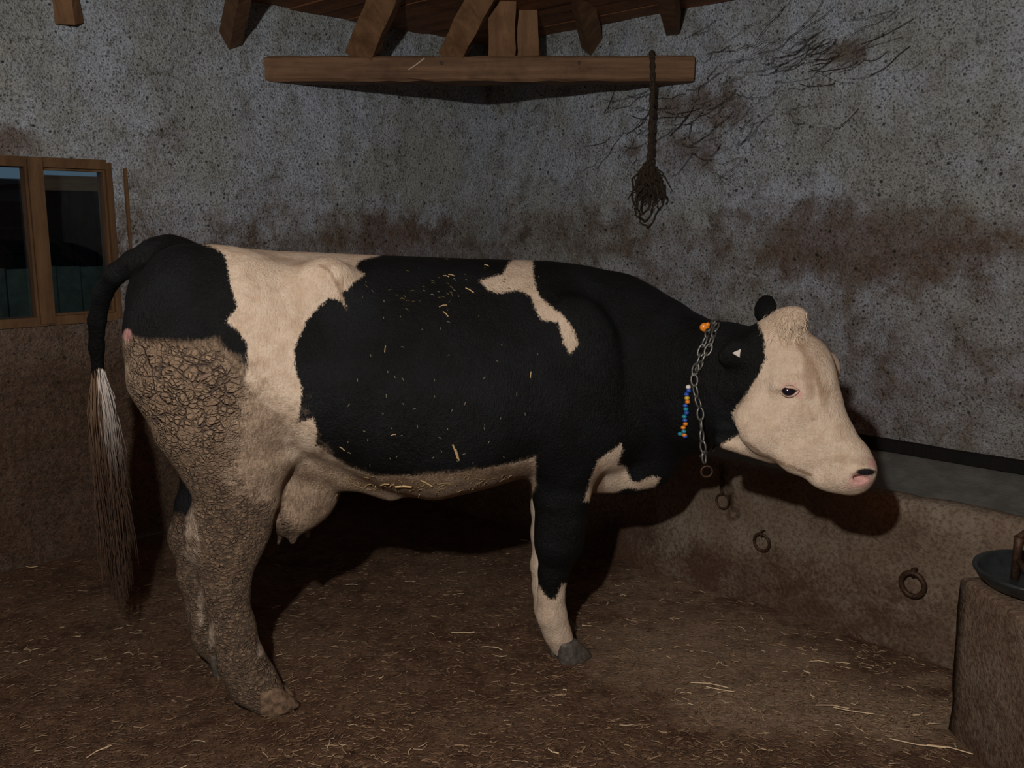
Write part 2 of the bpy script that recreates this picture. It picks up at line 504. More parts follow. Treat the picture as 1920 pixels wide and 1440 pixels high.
def bare_tree(loc, h, lab):
    t = empty('bare_tree', tuple(loc)); tag(t, lab, 'tree')
    m = MB(); m.tube([(0, 0, 0), (.05, 0, h * .4), (0, .05, h * .75), (.05, .05, h)], [.12, .09, .05, .02], 7); m.build('trunk', M['bark'], t)
    m = MB()
    for k in range(26):
        z0 = h * random.uniform(.3, .9); a = random.uniform(0, 6.28); l = h * random.uniform(.2, .4)
        p = np.array([.03, .02, z0]); pts = [p]
        for s in range(3):
            p = p + np.array([math.cos(a), math.sin(a), 1.2]) * l / 4; a += random.uniform(-.6, .6); pts.append(p)
        m.tube(pts, [.022, .014, .009, .004], 4)
    m.build('branch', M['bark'], t)
bare_tree(outp(1.35, 6.5, -.06), 3.2, 'bare tree against the dusk sky, beyond the left pane')

# ------------------------------------------------------------------ beam across the corner and the rafters on it
YB = 4.85
pl = at(456, 125, YB); pr = at(1302, 123, YB)
zt_ = at(880, 104, YB)[2]; zb_ = at(880, 152, YB)[2]
beam = empty('beam', ((pl[0] + pr[0]) / 2, YB + .07, zb_))
tag(beam, 'long squared wooden beam laid across the corner under the ceiling', 'beam')
m = MB(); n = 28
hl = (pr[0] - pl[0]) / 2; hz = (zt_ - zb_) / 2; hy = .075
for i in range(n + 1):
    x = -hl + 2 * hl * i / n
    w = [random.uniform(-.004, .004) for _ in range(8)]
    ch_ = .012
    prof = [(-hy + ch_, 0), (hy - ch_, 0), (hy, ch_), (hy, 2 * hz - ch_), (hy - ch_, 2 * hz), (-hy + ch_, 2 * hz), (-hy, 2 * hz - ch_), (-hy, ch_)]
    m.v += [(x, y + w[k], zz + w[(k + 3) % 8] * .8) for k, (y, zz) in enumerate(prof)]
for i in range(n):
    for k in range(8):
        m.f.append((i * 8 + k, i * 8 + (k + 1) % 8, (i + 1) * 8 + (k + 1) % 8, (i + 1) * 8 + k))
m.f.append(tuple(range(8))[::-1]); m.f.append(tuple(n * 8 + k for k in range(8)))
m.build('timber', M['beam'], beam)
m = MB()
for px in (828, 1085):
    p = at(px, 118, YB) - np.array(beam.location); p[1] = -hy
    m.tube([p, p + np.array([0, -.012, 0])], [.008, .010], 8)
m.build('nail', M['iron'], beam)

def rafter(p0, p1, w, d, lab, mat='strut', sink=0.0):
    """squared timber from its foot p0 to its head p1, w wide (across), d deep"""
    p0, p1 = np.array(p0), np.array(p1)
    p0 = p0 - (p1 - p0) / np.linalg.norm(p1 - p0) * sink
    if p1[2] < CEIL + .03: p1 = p1 + (p1 - p0) * (CEIL + .03 - p1[2]) / (p1[2] - p0[2])
    r = empty('rafter', tuple(p0)); tag(r, lab, 'rafter', 'rafters over the corner beam')
    ax = p1 - p0; L_ = np.linalg.norm(ax); ax /= L_
    x = np.cross(ax, np.array([0, 1.0, 0])); x /= np.linalg.norm(x); y = np.cross(ax, x)
    m = MB(); n = 6
    for i in range(n + 1):
        c = ax * L_ * i / n
        for sx, sy in ((-1, -1), (1, -1), (1, 1), (-1, 1)):
            m.v.append(tuple(c + x * sx * (w / 2 + random.uniform(-.004, .004)) + y * sy * (d / 2 + random.uniform(-.004, .004))))
    for i in range(n):
        for k in range(4): m.f.append((i * 4 + k, i * 4 + (k + 1) % 4, (i + 1) * 4 + (k + 1) % 4, (i + 1) * 4 + k))
    m.f += [(3, 2, 1, 0), tuple(n * 4 + k for k in range(4))]
    m.build('timber', M[mat], r)
    return r
yb = YB + .06
def rf(px0, py0, px1, py1, wpx, d, lab, y0=yb, y1=4.62):
    rafter(at(px0, py0, y0), at(px1, py1, y1), wpx / F * 4.85, d, lab)
rf(676, 106, 730, -25, 48, .09, 'leaning rafter on the beam, second from the left')
rf(846, 106, 914, -25, 44, .09, 'leaning rafter on the beam just left of the upright post')
rf(941, 108, 941, -25, 48, .10, 'upright post on the middle of the beam', y1=4.80)
rf(988, 106, 984, -25, 42, .09, 'dark rafter on the beam just right of the upright post', y0=yb + .12, y1=5.0)
wp = on_wall(434, 66, NL, DL - .04)
rafter(wp, at(452, -25, 4.2), .085, .07, 'short rafter let into the left wall beyond the beam end', sink=.06)
wp = on_wall(1109, 76, NR, DR - .03)
rafter(wp, at(1085, -25, 4.7), .10, .07, 'rafter let into the right wall above the beam', sink=.06)
wp = on_wall(1263, 44, NR, DR - .03)
rafter(wp, at(1250, -25, 4.3), .10, .07, 'rafter stub at the right wall above the beam end', sink=.06)
wp = on_wall(126, 20, NL, DL - .03)
rafter(wp, wp + np.array([.01, -.10, .30]), .085, .07, 'brown rafter end at the top left, well away from the beam', sink=.05)

# ------------------------------------------------------------------ dusty rope over the beam with a tangled end
rp = [at(1224, 103, YB + .14), at(1223, 98, YB + .05), at(1222, 99, YB - .01), at(1223, 112, YB - .02), at(1224, 150, YB - .02),
      at(1222, 200, YB - .03), at(1220, 250, YB - .03), at(1218, 290, YB - .03), at(1217, 325, YB - .03)]
rope = empty('rope', tuple(rp[2])); tag(rope, 'dusty rope hung over the beam end with a frayed tangled knot below', 'rope')
m = MB()
pts = []
for i in range(len(rp) - 1):
    for k in range(6): pts.append(rp[i] + (rp[i + 1] - rp[i]) * k / 6)
pts.append(rp[-1])
for st in range(2):
    m.tube([p + np.array([math.cos(i * 1.1 + st * math.pi), math.sin(i * 1.1 + st * math.pi), 0]) * .006 for i, p in enumerate(pts)], .0095, 6)
local(m, rope).build('cord', M['rope'], rope)
m = MB()
k0 = at(1215, 345, YB - .03)
for k in range(70):
    a = random.uniform(0, 6.28); r = random.uniform(.2, 1); p = at(1217, 300 + random.uniform(0, 16), YB - .03); pts = [p]
    tgt = at(1213 + random.gauss(0, 17), 338 + 34 * random.random() ** 1.5 + abs(random.gauss(0, 8)), YB - .03 + random.uniform(-.06, .06))
    for s in range(1, 6):
        q_ = p + (tgt - p) * s / 5 + np.array([random.uniform(-.022, .022) for _ in range(3)]) + np.array([0, 0, .02 * math.sin(s / 5 * 3.14)])
        pts.append(q_)
    m.tube(pts, [.007, .007, .006, .006, .005, .003], 4)
local(m, rope).build('frayed_knot', M['rope'], rope)
m = MB()
for (x0, y0), (x1, y1), (x2, y2) in (((1190, 350), (1186, 375), (1192, 398)), ((1192, 398), (1198, 408), (1208, 416)), ((1234, 350), (1240, 366), (1228, 384)),
                                     ((1228, 384), (1222, 400), (1208, 416)), ((1222, 360), (1218, 385), (1204, 402)), ((1205, 355), (1196, 380), (1190, 392)), ((1238, 345), (1246, 362), (1244, 374))):
    P = [at(x, y, YB - .03 + random.uniform(-.03, .03)) for x, y in ((x0, y0), ((x0 + x1) / 2 - 3, (y0 + y1) / 2), (x1, y1), ((x1 + x2) / 2 + 3, (y1 + y2) / 2), (x2, y2))]
    m.tube(P, [.006, .005, .006, .005, .007], 5)
local(m, rope).build('loose_strand', M['rope'], rope)

# dusty cobwebs clinging to the right wall and the beam: nobody could count the threads
m = MB()
for k in range(120):
    x, y = random.gauss(1270, 95), random.gauss(215, 60)
    if y < 165 and x < 1300: continue
    L_ = random.uniform(16, 80); a = random.gauss(-.55, .35); pts = []
    for s in range(5):
        pts.append(on_wall(x + L_ * s / 4 * math.cos(a) + random.uniform(-3, 3), y + L_ * s / 4 * math.sin(a) + random.uniform(-3, 3) + 5 * math.sin(s / 4 * 3.14), NR, DR - .035))
    m.tube(pts, random.uniform(.0006, .0018), 3)
for k in range(70):
    x, y = random.gauss(1470, 90), random.gauss(110, 30)
    L_ = random.uniform(25, 110); a = random.gauss(-.4, .22); pts = []
    for s in range(5):
        pts.append(on_wall(x + L_ * s / 4 * math.cos(a) + random.uniform(-3, 3), y + L_ * s / 4 * math.sin(a) + random.uniform(-3, 3) + 5 * math.sin(s / 4 * 3.14), NR, DR - .035))
    m.tube(pts, random.uniform(.0006, .0018), 3)
o = m.build('cobweb', M['web']); tag(o, 'dusty cobweb threads clinging to the right wall around the rope', 'cobweb', kind='stuff')

# ------------------------------------------------------------------ feed trough along the right wall
def TP(px, py, dd=0.0): return on_wall(px, py, NR, DT - dd)
TZ = .55
tr = empty('feed_trough', (*(NR * (DT + .4) + ER * -3.4), 0))
tag(tr, 'long low concrete feed trough along the right wall, stained with dung', 'trough')
qL, qR = float(ER @ CORNER), float(ER @ CORNER) + 6.2
def tgrid(name, prof, mat, dirtf, step=.05, parent=tr):
    """sweep a profile (distance from the viewer along NR, height) along the trough"""
    nq = int((qR - qL) / step); k = len(prof); V = []
    for i in range(nq + 1):
        q_ = qL + (qR - qL) * i / nq
        for (d, zz) in prof:
            w = .010 * fbm(q_ * 3, zz * 3 + d * 5, 7.7) + .005 * fbm(q_ * 14, zz * 14, 1.1)
            p = NR * (d + w) + ER * q_
            V.append((p[0], p[1], zz + w * .6 if zz > .02 else zz))
    Q = [(i * k + j, i * k + j + 1, (i + 1) * k + j + 1, (i + 1) * k + j) for i in range(nq) for j in range(k - 1)]
    o = np_mesh(name, np.array(V) - np.array(tr.location), Q, mat, parent)
    attr(o, 'dirt', [dirtf(*v) for v in V]); return o
prof = [(DT + .005, -.02)] + [(DT + .004 * math.sin(k), .55 * k / 12) for k in range(12)] + [(DT + .008, .535), (DT + .02, .548), (DT + .05, .553), (DT + .085, .55), (DT + .10, .54), (DT + .12, .44)]
def td(x, y, zz):
    px, py = chart([(x, y, zz)])[0] if y > .8 else (3000, 1000)
    b = soft_blobs(np.array([[px, py]]), [(1320, 1060, 50, 50, .8), (1180, 1010, 70, 80, .7), (1480, 1080, 180, 60, .55), (1600, 1140, 180, 80, .55), (1700, 990, 60, 60, .5), (1213, 1000, 8, 90, 1.1), (1255, 960, 14, 60, .3)])[0]
    return b + max(0, (.30 - zz) / .3) * .55
tgrid('front_wall', prof, M['conc'], td)
prof = [(DT + .10, .44), (DT + .2, .40), (DT + .4, .385), (DT + .65, .41), (DT + .85, .455), (DR - .04, .475), (DR + .05, .485)]
tgrid('basin', prof, M['bed'], lambda x, y, z_: 0)
m = MB()
p0 = NR * (DR - .03) + ER * qL; p1 = NR * (DR - .03) + ER * qR
mid = (p0 + p1) / 2
m.box((*mid, .505), (*(p1 - p0) / 2, 0), (*(NR * .022), 0), (0, 0, .025))
local(m, tr).build('back_strip', M['shed'], tr)  # near-black strip along the rear edge of the trough

# ------------------------------------------------------------------ iron rings on the trough
def torus_pts(c, ux, uy, rx, ry, n=22): return [c + ux * rx * math.cos(2 * math.pi * k / n) + uy * ry * math.sin(2 * math.pi * k / n) for k in range(n)]
er3 = np.array([ER[0], ER[1], 0]); nr3 = np.array([NR[0], NR[1], 0])
def tie_ring(px, py, rpx, thick, lab, tilt):
    c = TP(px, py, .02); sc = c[1] / F * 1.03
    r = empty('tie_ring', tuple(c + z3 * rpx * sc)); tag(r, lab, 'ring', 'iron tie rings on the trough')
    m = MB(); up = z3 * math.cos(tilt) - nr3 * math.sin(tilt)
    m.tube(torus_pts(c, er3, up, rpx * sc, rpx * sc * 1.1), thick, 8, True); local(m, r).build('ring', M['iron'], r, True)
    m = MB(); t = c + up * rpx * sc * 1.1
    m.tube([t + nr3 * .05 + er3 * .0, t + nr3 * .0 + z3 * .012, t - nr3 * .012, t - z3 * .008, t + nr3 * .05 - z3 * .02], thick * .9, 6)
    local(m, r).build('staple', M['iron'], r, True)
    return r
tie_ring(1428, 1017, 16, .0055, 'thin iron ring stapled to the trough front, middle of three', .12)
tie_ring(1711, 1096, 22, .0095, 'thick rusty iron ring on the trough front, nearest the bowl', .12)
# ring hanging on a short chain from the trough edge
top = TP(1353, 872, .012); ring_c = TP(1355, 940, .012)
r = empty('tether_chain', tuple(top)); tag(r, 'short rusty tether chain with end ring hanging from the trough edge', 'chain')
sc = top[1] / F * 1.03
me_link = None
def link_mesh(L_, W_, th, n=14):
    m = MB(); pts = []
    for k in range(n):
        a = 2 * math.pi * k / n
        pts.append(np.array([W_ / 2 * math.cos(a), 0, L_ / 2 * math.sin(a) * (1.0 if abs(math.sin(a)) > .99 else 1.08 * min(1, 1.0))]))
    m.tube(pts, th, 6, True)
    me = bpy.data.meshes.new('link'); me.from_pydata(m.v, [], m.f); me.update()
    me.polygons.foreach_set('use_smooth', [True] * len(me.polygons)); return me
def chain_links(parent, pts, me, mat, L_):
    """lay links along a world polyline"""
    pts = [np.array(p) for p in pts]
    if not me.materials: me.materials.append(mat)
    seg = [0.0]
    for a, b in zip(pts, pts[1:]): seg.append(seg[-1] + np.linalg.norm(b - a))
    n = max(1, int(seg[-1] / L_))
    inv = parent.matrix_world.inverted() if False else None
    loc = np.array(parent.location); rz = parent.rotation_euler.z
    R_ = Matrix.Rotation(-rz, 4, 'Z')
    for i in range(n):
        s = (i + .5) / n * seg[-1]
        j = max(k for k in range(len(seg) - 1) if seg[k] <= s)
        f = (s - seg[j]) / (seg[j + 1] - seg[j] + 1e-9)
        p = pts[j] + (pts[j + 1] - pts[j]) * f; t = Vector(pts[j + 1] - pts[j]).normalized()
        q_ = t.to_track_quat('Z', 'Y').to_matrix().to_4x4() @ Matrix.Rotation(math.pi / 2 * (i % 2) + .5, 4, 'Z')
        o = link(bpy.data.objects.new('link', me), parent)
        o.matrix_basis = R_ @ Matrix.Translation(Vector(p - loc)) @ q_
lm = link_mesh(.034, .018, .0036)
chain_links(r, [top, TP(1354, 900, .012), TP(1354, 926, .012)], lm, M['iron'], .027)
m = MB(); m.tube(torus_pts(ring_c, er3, z3, 14 * sc, 14 * sc), .0042, 8, True); local(m, r).build('end_ring', M['iron'], r, True)

# ------------------------------------------------------------------ concrete pier with the drinking bowl
pier = empty('concrete_pier', (1.58, 2.1, 0)); tag(pier, 'low dirty concrete pier at the right edge under the drinking bowl', 'pier')
V = []; Q = []
corners = [(1.305, 2.575), (1.345, 1.55), (1.95, 1.55), (1.93, 2.66)]
nz = 12
rows = [(-.02 + .49 * j / nz, 1.0) for j in range(nz + 1)] + [(.482, .985), (.487, .93)]
nper = 18
for zz, sc_ in rows:
    for k in range(4):
        a, b = np.array(corners[k]), np.array(corners[(k + 1) % 4])
        for t_ in range(nper):
            p = a + (b - a) * t_ / nper; cm = np.array([1.63, 2.1])
            p = cm + (p - cm) * sc_
            w = .008 * fbm(p[0] * 6, p[1] * 6, zz * 6) + .004 * fbm(p[0] * 25, p[1] * 25, zz * 25)
            dn = (p - cm) / np.linalg.norm(p - cm)
            V.append((p[0] + dn[0] * w, p[1] + dn[1] * w, zz))
m_ = 4 * nper
for j in range(len(rows) - 1):
    for k in range(m_): Q.append((j * m_ + k, (j + 1) * m_ + k, (j + 1) * m_ + (k + 1) % m_, j * m_ + (k + 1) % m_))
Q = [tuple(x[::-1]) for x in Q]
V.append((1.63, 2.1, .488)); cidx = len(V) - 1; top0 = (len(rows) - 1) * m_
fcs = Q + [(cidx, top0 + k, top0 + (k + 1) % m_) for k in range(m_)]
pb = mesh_obj('block', np.array(V) - np.array(pier.location), fcs, M['conc'], pier, True)
attr(pb, 'dirt', [.5 + max(0, (.25 - v[2]) / .25) * .4 for v in V])

bo = empty('drinking_bowl', (1.475, 2.47, .489)); tag(bo, 'dark enamelled cattle drinking bowl with valve on the concrete pier', 'drinking bowl')
def lathe(prof, n=40, sx=1, sy=1):
    m = MB()
    for r_, zz in prof:
        for k in range(n):
            a = 2 * math.pi * k / n; m.v.append((sx * r_ * math.cos(a), sy * r_ * math.sin(a), zz))
    for i in range(len(prof) - 1):
        for k in range(n): m.f.append((i * n + k, i * n + (k + 1) % n, (i + 1) * n + (k + 1) % n, (i + 1) * n + k))
    m.f.append(tuple(range(n))[::-1]); m.f.append(tuple((len(prof) - 1) * n + k for k in range(n)))
    return m
lathe([(.10, 0), (.14, .008), (.162, .026), (.168, .040), (.174, .044), (.174, .052), (.164, .052), (.158, .040), (.140, .018), (.100, .010), (.04, .008)]).build('bowl', M['bowl'], bo, True)
m = MB(); m.tube([(-.045, .05, .01), (-.045, .05, .10), (-.045, .045, .135)], [.012, .012, .015], 10)
m.tube([(-.045, -.05, .02), (-.045, -.02, .045), (-.045, .05, .07)], [.012, .010, .008], 8); m.build('valve', M['iron'], bo, True)
m = MB(); m.tube([(-.045, .05, .13), (.10, .18, .14), (.22, .30, .15), (.3, .4, .02)], .011, 8); m.build('water_pipe', M['iron'], bo, True)
# ------------------------------------------------------------------ the cow: one continuous body grown from a distance field
CO = np.array([-.9, 2.83, 0.0])
AX = np.array([.953, .303]); AX /= np.linalg.norm(AX)
LA = np.array([AX[1], -AX[0]])                     # sideways, towards the viewer
def to_loc(P):
    P = np.atleast_2d(np.asarray(P, float)); q = P - CO
    return np.stack([q[:, 0] * AX[0] + q[:, 1] * AX[1], -(q[:, 0] * LA[0] + q[:, 1] * LA[1]), q[:, 2]], 1)
def to_world(Pl):
    Pl = np.atleast_2d(np.asarray(Pl, float))
    return np.stack([CO[0] + Pl[:, 0] * AX[0] - Pl[:, 1] * LA[0], CO[1] + Pl[:, 0] * AX[1] - Pl[:, 1] * LA[1], Pl[:, 2]], 1)
def C(px, py, l=0.0):
    """local point where the sight line meets the plane l metres to the viewer's side of the spine"""
    d = ray(px, py); n2 = LA
    t = (l + CO[:2] @ n2) / (d[0] * n2[0] + d[1] * n2[1])
    return to_loc(np.array([0, 0, CAMZ]) + d * t)[0]
def CY(px, py, Y): return to_loc(at(px, py, Y))[0]

H = .0095
LO = np.array([-.62, -1.12, -.02]); HI = np.array([1.86, .50, 1.58])
N = np.ceil((HI - LO) / H).astype(int) + 1
gx, gy, gz = (LO[i] + H * np.arange(N[i], dtype=np.float32) for i in range(3))
FLD = np.full(tuple(N), 1.0, np.float32)
def region(lo, hi):
    i0 = np.clip(np.floor((np.array(lo) - LO) / H).astype(int), 0, N - 1); i1 = np.clip(np.ceil((np.array(hi) - LO) / H).astype(int) + 1, 1, N)
    return tuple(slice(a, b) for a, b in zip(i0, i1))
def grid(sl): return gx[sl[0]][:, None, None], gy[sl[1]][None, :, None], gz[sl[2]][None, None, :]
def blend(sl, d, k, sub=False):
    f = FLD[sl]
    if sub:
        h = np.clip(.5 - .5 * (f + d) / k, 0, 1); FLD[sl] = f * (1 - h) + (-d) * h + k * h * (1 - h)
    else:
        h = np.clip(.5 + .5 * (d - f) / k, 0, 1); FLD[sl] = d * (1 - h) + f * h - k * h * (1 - h)
def ecap(p0, p1, r0, r1, k=.04, side=(0, 1, 0), sub=False):
    """tapered capsule of elliptic section: r = (half width along `side`, half depth across it)"""
    p0, p1 = np.array(p0, float), np.array(p1, float)
    d = p1 - p0; L_ = np.linalg.norm(d); d = d / L_
    w = np.array(side, float); w = w - d * w.dot(d); w /= np.linalg.norm(w); u = np.cross(d, w)
    R = max(*r0, *r1) + 2 * k + .02
    sl = region(np.minimum(p0, p1) - R, np.maximum(p0, p1) + R); x, y, z = grid(sl)
    rx, ry, rz = x - p0[0], y - p0[1], z - p0[2]
    t = rx * d[0] + ry * d[1] + rz * d[2]; tc = np.clip(t / L_, 0, 1)
    a = r0[0] + (r1[0] - r0[0]) * tc; b = r0[1] + (r1[1] - r0[1]) * tc
    over = t - tc * L_
    pw = rx * w[0] + ry * w[1] + rz * w[2]; pu = rx * u[0] + ry * u[1] + rz * u[2]
    mn = np.minimum(a, b)
    k0 = np.sqrt((pw / a) ** 2 + (pu / b) ** 2 + (over / mn) ** 2); k1 = np.sqrt((pw / a ** 2) ** 2 + (pu / b ** 2) ** 2 + (over / mn ** 2) ** 2) + 1e-6
    blend(sl, (k0 * (k0 - 1) / k1).astype(np.float32), k, sub)
def ell(c, r, k=.04, ax=None, sub=False):
    """ellipsoid; ax = three orthonormal axes"""
    c = np.array(c, float); r = np.array(r, float); R = r.max() + 2 * k + .02
    sl = region(c - R, c + R); x, y, z = grid(sl); rx, ry, rz = x - c[0], y - c[1], z - c[2]
    ax = np.eye(3) if ax is None else np.array(ax, float)
    q = [rx * a[0] + ry * a[1] + rz * a[2] for a in ax]
    k0 = np.sqrt(sum((qi / ri) ** 2 for qi, ri in zip(q, r))); k1 = np.sqrt(sum((qi / ri ** 2) ** 2 for qi, ri in zip(q, r))) + 1e-6
    blend(sl, (k0 * (k0 - 1) / k1).astype(np.float32), k, sub)
def chain(pts, k=.03, side=(0, 1, 0)):
    for (p0, r0), (p1, r1) in zip(pts, pts[1:]): ecap(p0, p1, r0, r1, k, side)

# --- trunk: stations along the spine (chart x, top, bottom, half width)
ST = [(278, 500, 660, .10), (298, 470, 700, .17), (335, 460, 770, .235), (420, 461, 810, .275), (520, 470, 840, .295), (620, 474, 870, .32),
      (700, 478, 908, .35), (790, 481, 925, .37), (880, 485, 905, .355), (960, 487, 885, .315), (1030, 489, 880, .275), (1100, 498, 900, .24),
      (1150, 516, 905, .205), (1190, 545, 890, .165)]
ss_, zt_s, zb_s, ws = [], [], [], []
for px, t_, b_, w_ in ST:
    T, B_ = C(px, t_), C(px, b_)
    ss_.append((T[0] + B_[0]) / 2); zt_s.append(T[2]); zb_s.append(B_[2]); ws.append(w_)
def smooth_interp(x, xp, fp):
    xs = np.linspace(xp[0], xp[-1], 400); f = np.interp(xs, xp, fp)
    ker = np.hanning(31); ker /= ker.sum(); f = np.convolve(np.pad(f, 15, 'edge'), ker, 'valid')
    return np.interp(x, xs, f)
sl = region((ss_[0] - .12, -.5, .3), (ss_[-1] + .16, .5, 1.56)); x, y, z = grid(sl)
sx = np.clip(x, ss_[0], ss_[-1])
top_ = smooth_interp(sx.ravel(), ss_, zt_s)[:, None, None]; bot_ = smooth_interp(sx.ravel(), ss_, zb_s)[:, None, None]; wid = smooth_interp(sx.ravel(), ss_, ws)[:, None, None]
zc, hh = (top_ + bot_) / 2, (top_ - bot_) / 2
hzn = np.clip((z - zc) / hh, -1, 1)
we = wid * (1 - .20 * hzn - .06 * hzn ** 2)
over = (x - sx) / np.where(x < sx, .055, .10)
k0 = (np.abs(y / we) ** 2.35 + np.abs((z - zc) / hh) ** 2.35 + np.abs(over) ** 2.35) ** (1 / 2.35)
FLD[sl] = np.minimum(FLD[sl], ((k0 - 1) * np.minimum(we, hh) * .92).astype(np.float32))

# --- rump, hips and thighs (near = towards the viewer: negative local y)
for sgn in (-1, 1):
    L = .16 * (-sgn)
    ell(C(410, 640, L * 1.0), (.255, .13, .27), .08)                       # thigh mass
    ell(C(345, 640, L * .85), (.135, .10, .26), .06)
    ell(C(284, 565, .07 * -sgn), (.055, .05, .07), .05)                     # pin bone
    ell(C(612, 520, .205 * -sgn), (.06, .04, .05), .10)                  # hook bone
    ell(C(1075, 735, .225 * -sgn), (.17, .075, .30), .08)                  # shoulder blade
    ell(C(1150, 800, .18 * -sgn), (.10, .075, .12), .07)                   # point of shoulder
ell(C(650, 590, .40), (.10, .07, .12), .10, sub=True)                      # hollow of the flank
ell(C(310, 468, 0), (.07, .04, .04), .05)                                  # tail head

# --- near hind leg
def leg(spec, k=.03):
    pts = [(C(px, py, l), (a, b)) for px, py, l, a, b in spec]
    chain(pts, k)
leg([(405, 700, .17, .12, .24), (425, 790, .17, .11, .195), (446, 860, .16, .095, .165), (445, 930, .15, .082, .115), (432, 990, .15, .072, .112), (424, 1035, .15, .064, .094),
     (422, 1100, .15, .056, .066), (436, 1180, .15, .053, .062), (452, 1240, .15, .055, .064), (474, 1280, .15, .058, .066), (500, 1306, .16, .060, .058)], .045)
ell(C(372, 1000, .15), (.036, .04, .06), .05)                              # point of the hock
# --- far hind leg
leg([(405, 720, -.15, .11, .22), (420, 800, -.15, .10, .18), (420, 880, -.15, .085, .13), (385, 960, -.15, .065, .095), (362, 1010, -.15, .055, .065),
     (366, 1080, -.15, .048, .052), (382, 1150, -.15, .046, .05), (396, 1195, -.15, .052, .056), (414, 1224, -.15, .055, .05)], .04)
ell(C(337, 1005, -.15), (.028, .035, .05), .04)
# --- near fore leg
leg([(1068, 800, .16, .095, .17), (1058, 870, .16, .085, .115), (1053, 930, .15, .072, .092), (1050, 985, .15, .066, .080), (1048, 1020, .15, .064, .078),
     (1038, 1075, .14, .044, .047), (1033, 1115, .13, .040, .041), (1034, 1152, .12, .048, .047), (1044, 1185, .115, .046, .042), (1054, 1208, .11, .050, .045)], .035)
# --- far fore leg
leg([(1050, 800, -.14, .09, .15), (1040, 880, -.14, .078, .10), (1034, 950, -.13, .062, .072), (1029, 1000, -.12, .056, .062),
     (1020, 1060, -.11, .042, .046), (1022, 1100, -.10, .041, .044), (1028, 1140, -.08, .045, .048), (1036, 1172, -.07, .048, .045)], .03)

# --- udder and belly fold
ell(C(560, 905, .0), (.135, .13, .155), .05)
ell(C(540, 960, .03), (.075, .085, .075), .04)
for px, py, l in ((548, 985, .06), (520, 985, .03), (575, 975, -.05)):
    p = C(px, py, l); ecap(p, p + np.array([.0, 0, -.055]), (.016, .016), (.012, .012), .02)
chain([(C(585, 865, .12), (.05, .045)), (C(640, 885, .08), (.06, .04)), (C(720, 912, .05), (.09, .035))], .05)

# --- neck (bends round towards the viewer) and head
NK = [(C(1075, 690, .00), (.20, .30)), (C(1150, 690, .03), (.185, .30)), (C(1215, 712, .12), (.165, .285)), (C(1290, 720, .27), (.130, .222)),
      (C(1365, 712, .45), (.110, .172)), (CY(1440, 672, 2.72), (.090, .105))]
for (p0, r0), (p1, r1) in zip(NK, NK[1:]):
    d = p1 - p0; ecap(p0, p1, r0, r1, .06, (-d[1], d[0], 0))
chain([(C(1120, 880, .05), (.09, .075)), (C(1190, 880, .10), (.07, .065)), (C(1225, 870, .14), (.05, .065)), (C(1280, 815, .26), (.035, .06))], .06)   # brisket and dewlap
HY = math.radians(31)                                                     # the face turns a little to the viewer
hw = np.array([math.sin(HY), math.cos(HY), 0.0])                           # across the head (world)
hs = np.array([hw[0] * AX[0] + hw[1] * AX[1], -(hw[0] * LA[0] + hw[1] * LA[1]), 0])
HD = [(CY(1462, 640, 2.72), (.080, .080)), (CY(1476, 712, 2.69), (.096, .132)), (CY(1490, 765, 2.665), (.090, .134)), (CY(1537, 826, 2.615), (.070, .098)), (CY(1583, 870, 2.575), (.062, .076)),
      (CY(1596, 886, 2.56), (.070, .066))]
chain(HD, .03, hs)
def HP(px, py, Y): return CY(px, py, Y)
ell(HP(1478, 604, 2.70), (.046, .05, .046), .03)
ell(HP(1495, 592, 2.69), (.024, .040, .026), .02)                          # poll
ell(HP(1512, 680, 2.70), (.066, .072, .078), .035)                           # forehead
near = -hs if hs[1] > 0 else hs                                            # towards the viewer's side
ell(HP(1487, 714, 2.675) + near * .080, (.044, .022, .032), .025)           # brow over the near eye
ell(HP(1540, 698, 2.71) - near * .055, (.044, .045, .056), .05)             # brow over the far eye
ell(HP(1428, 782, 2.68) + near * .03, (.080, .045, .070), .05)             # jaw
ell(HP(1455, 818, 2.66) + near * .02, (.080, .048, .058), .05)
ell(HP(1505, 856, 2.62) + near * .01, (.070, .045, .052), .04)
ell(HP(1603, 878, 2.54) , (.047, .06, .038), .03)                          # nose pad
ell(HP(1555, 896, 2.585), (.06, .045, .036), .03)                          # chin
ell(HP(1481, 733, 2.675) + near * .108, (.028, .018, .017), .008, sub=True) # eye socket
ell(HP(1619, 887, 2.545) + near * .060, (.020, .026, .011), .008, sub=True) # nostril
for (a, b) in (((1470, 868), (1520, 887)), ((1520, 887), (1572, 903))):     # mouth line
    ecap(HP(*a, 2.61) + near * .073, HP(*b, 2.575) + near * .073, (.012, .004), (.012, .004), .006, hs, sub=True)
ecap(CY(1358, 822, 2.75), CY(1450, 848, 2.69), (.05, .030), (.05, .034), .03, hs)                  # throat
# ears
EARS = []
e0 = HP(1418, 640, 2.73) + near * .040; e1 = HP(1368, 668, 2.75) + near * .055
EARS.append((e0, e1))
em = e0 + (e1 - e0) * .55; e_d = (e1 - e0) / np.linalg.norm(e1 - e0)
ecap(e0, em, (.016, .024), (.013, .038), .015, near); ell(em + (e1 - e0) * .12, (.050, .016, .034), .015, [e_d, near, np.cross(e_d, near)])
f0 = HP(1452, 606, 2.80); f1 = HP(1431, 574, 2.90)
fd = (f1 - f0) / np.linalg.norm(f1 - f0); fu = np.cross(fd, near); fu /= np.linalg.norm(fu); fn = np.cross(fd, fu)
ell(f0 + (f1 - f0) * .82, (.066, .046, .016), .012, [fd, fu, fn])
EARS.append((f0, f1 + fd * .04))
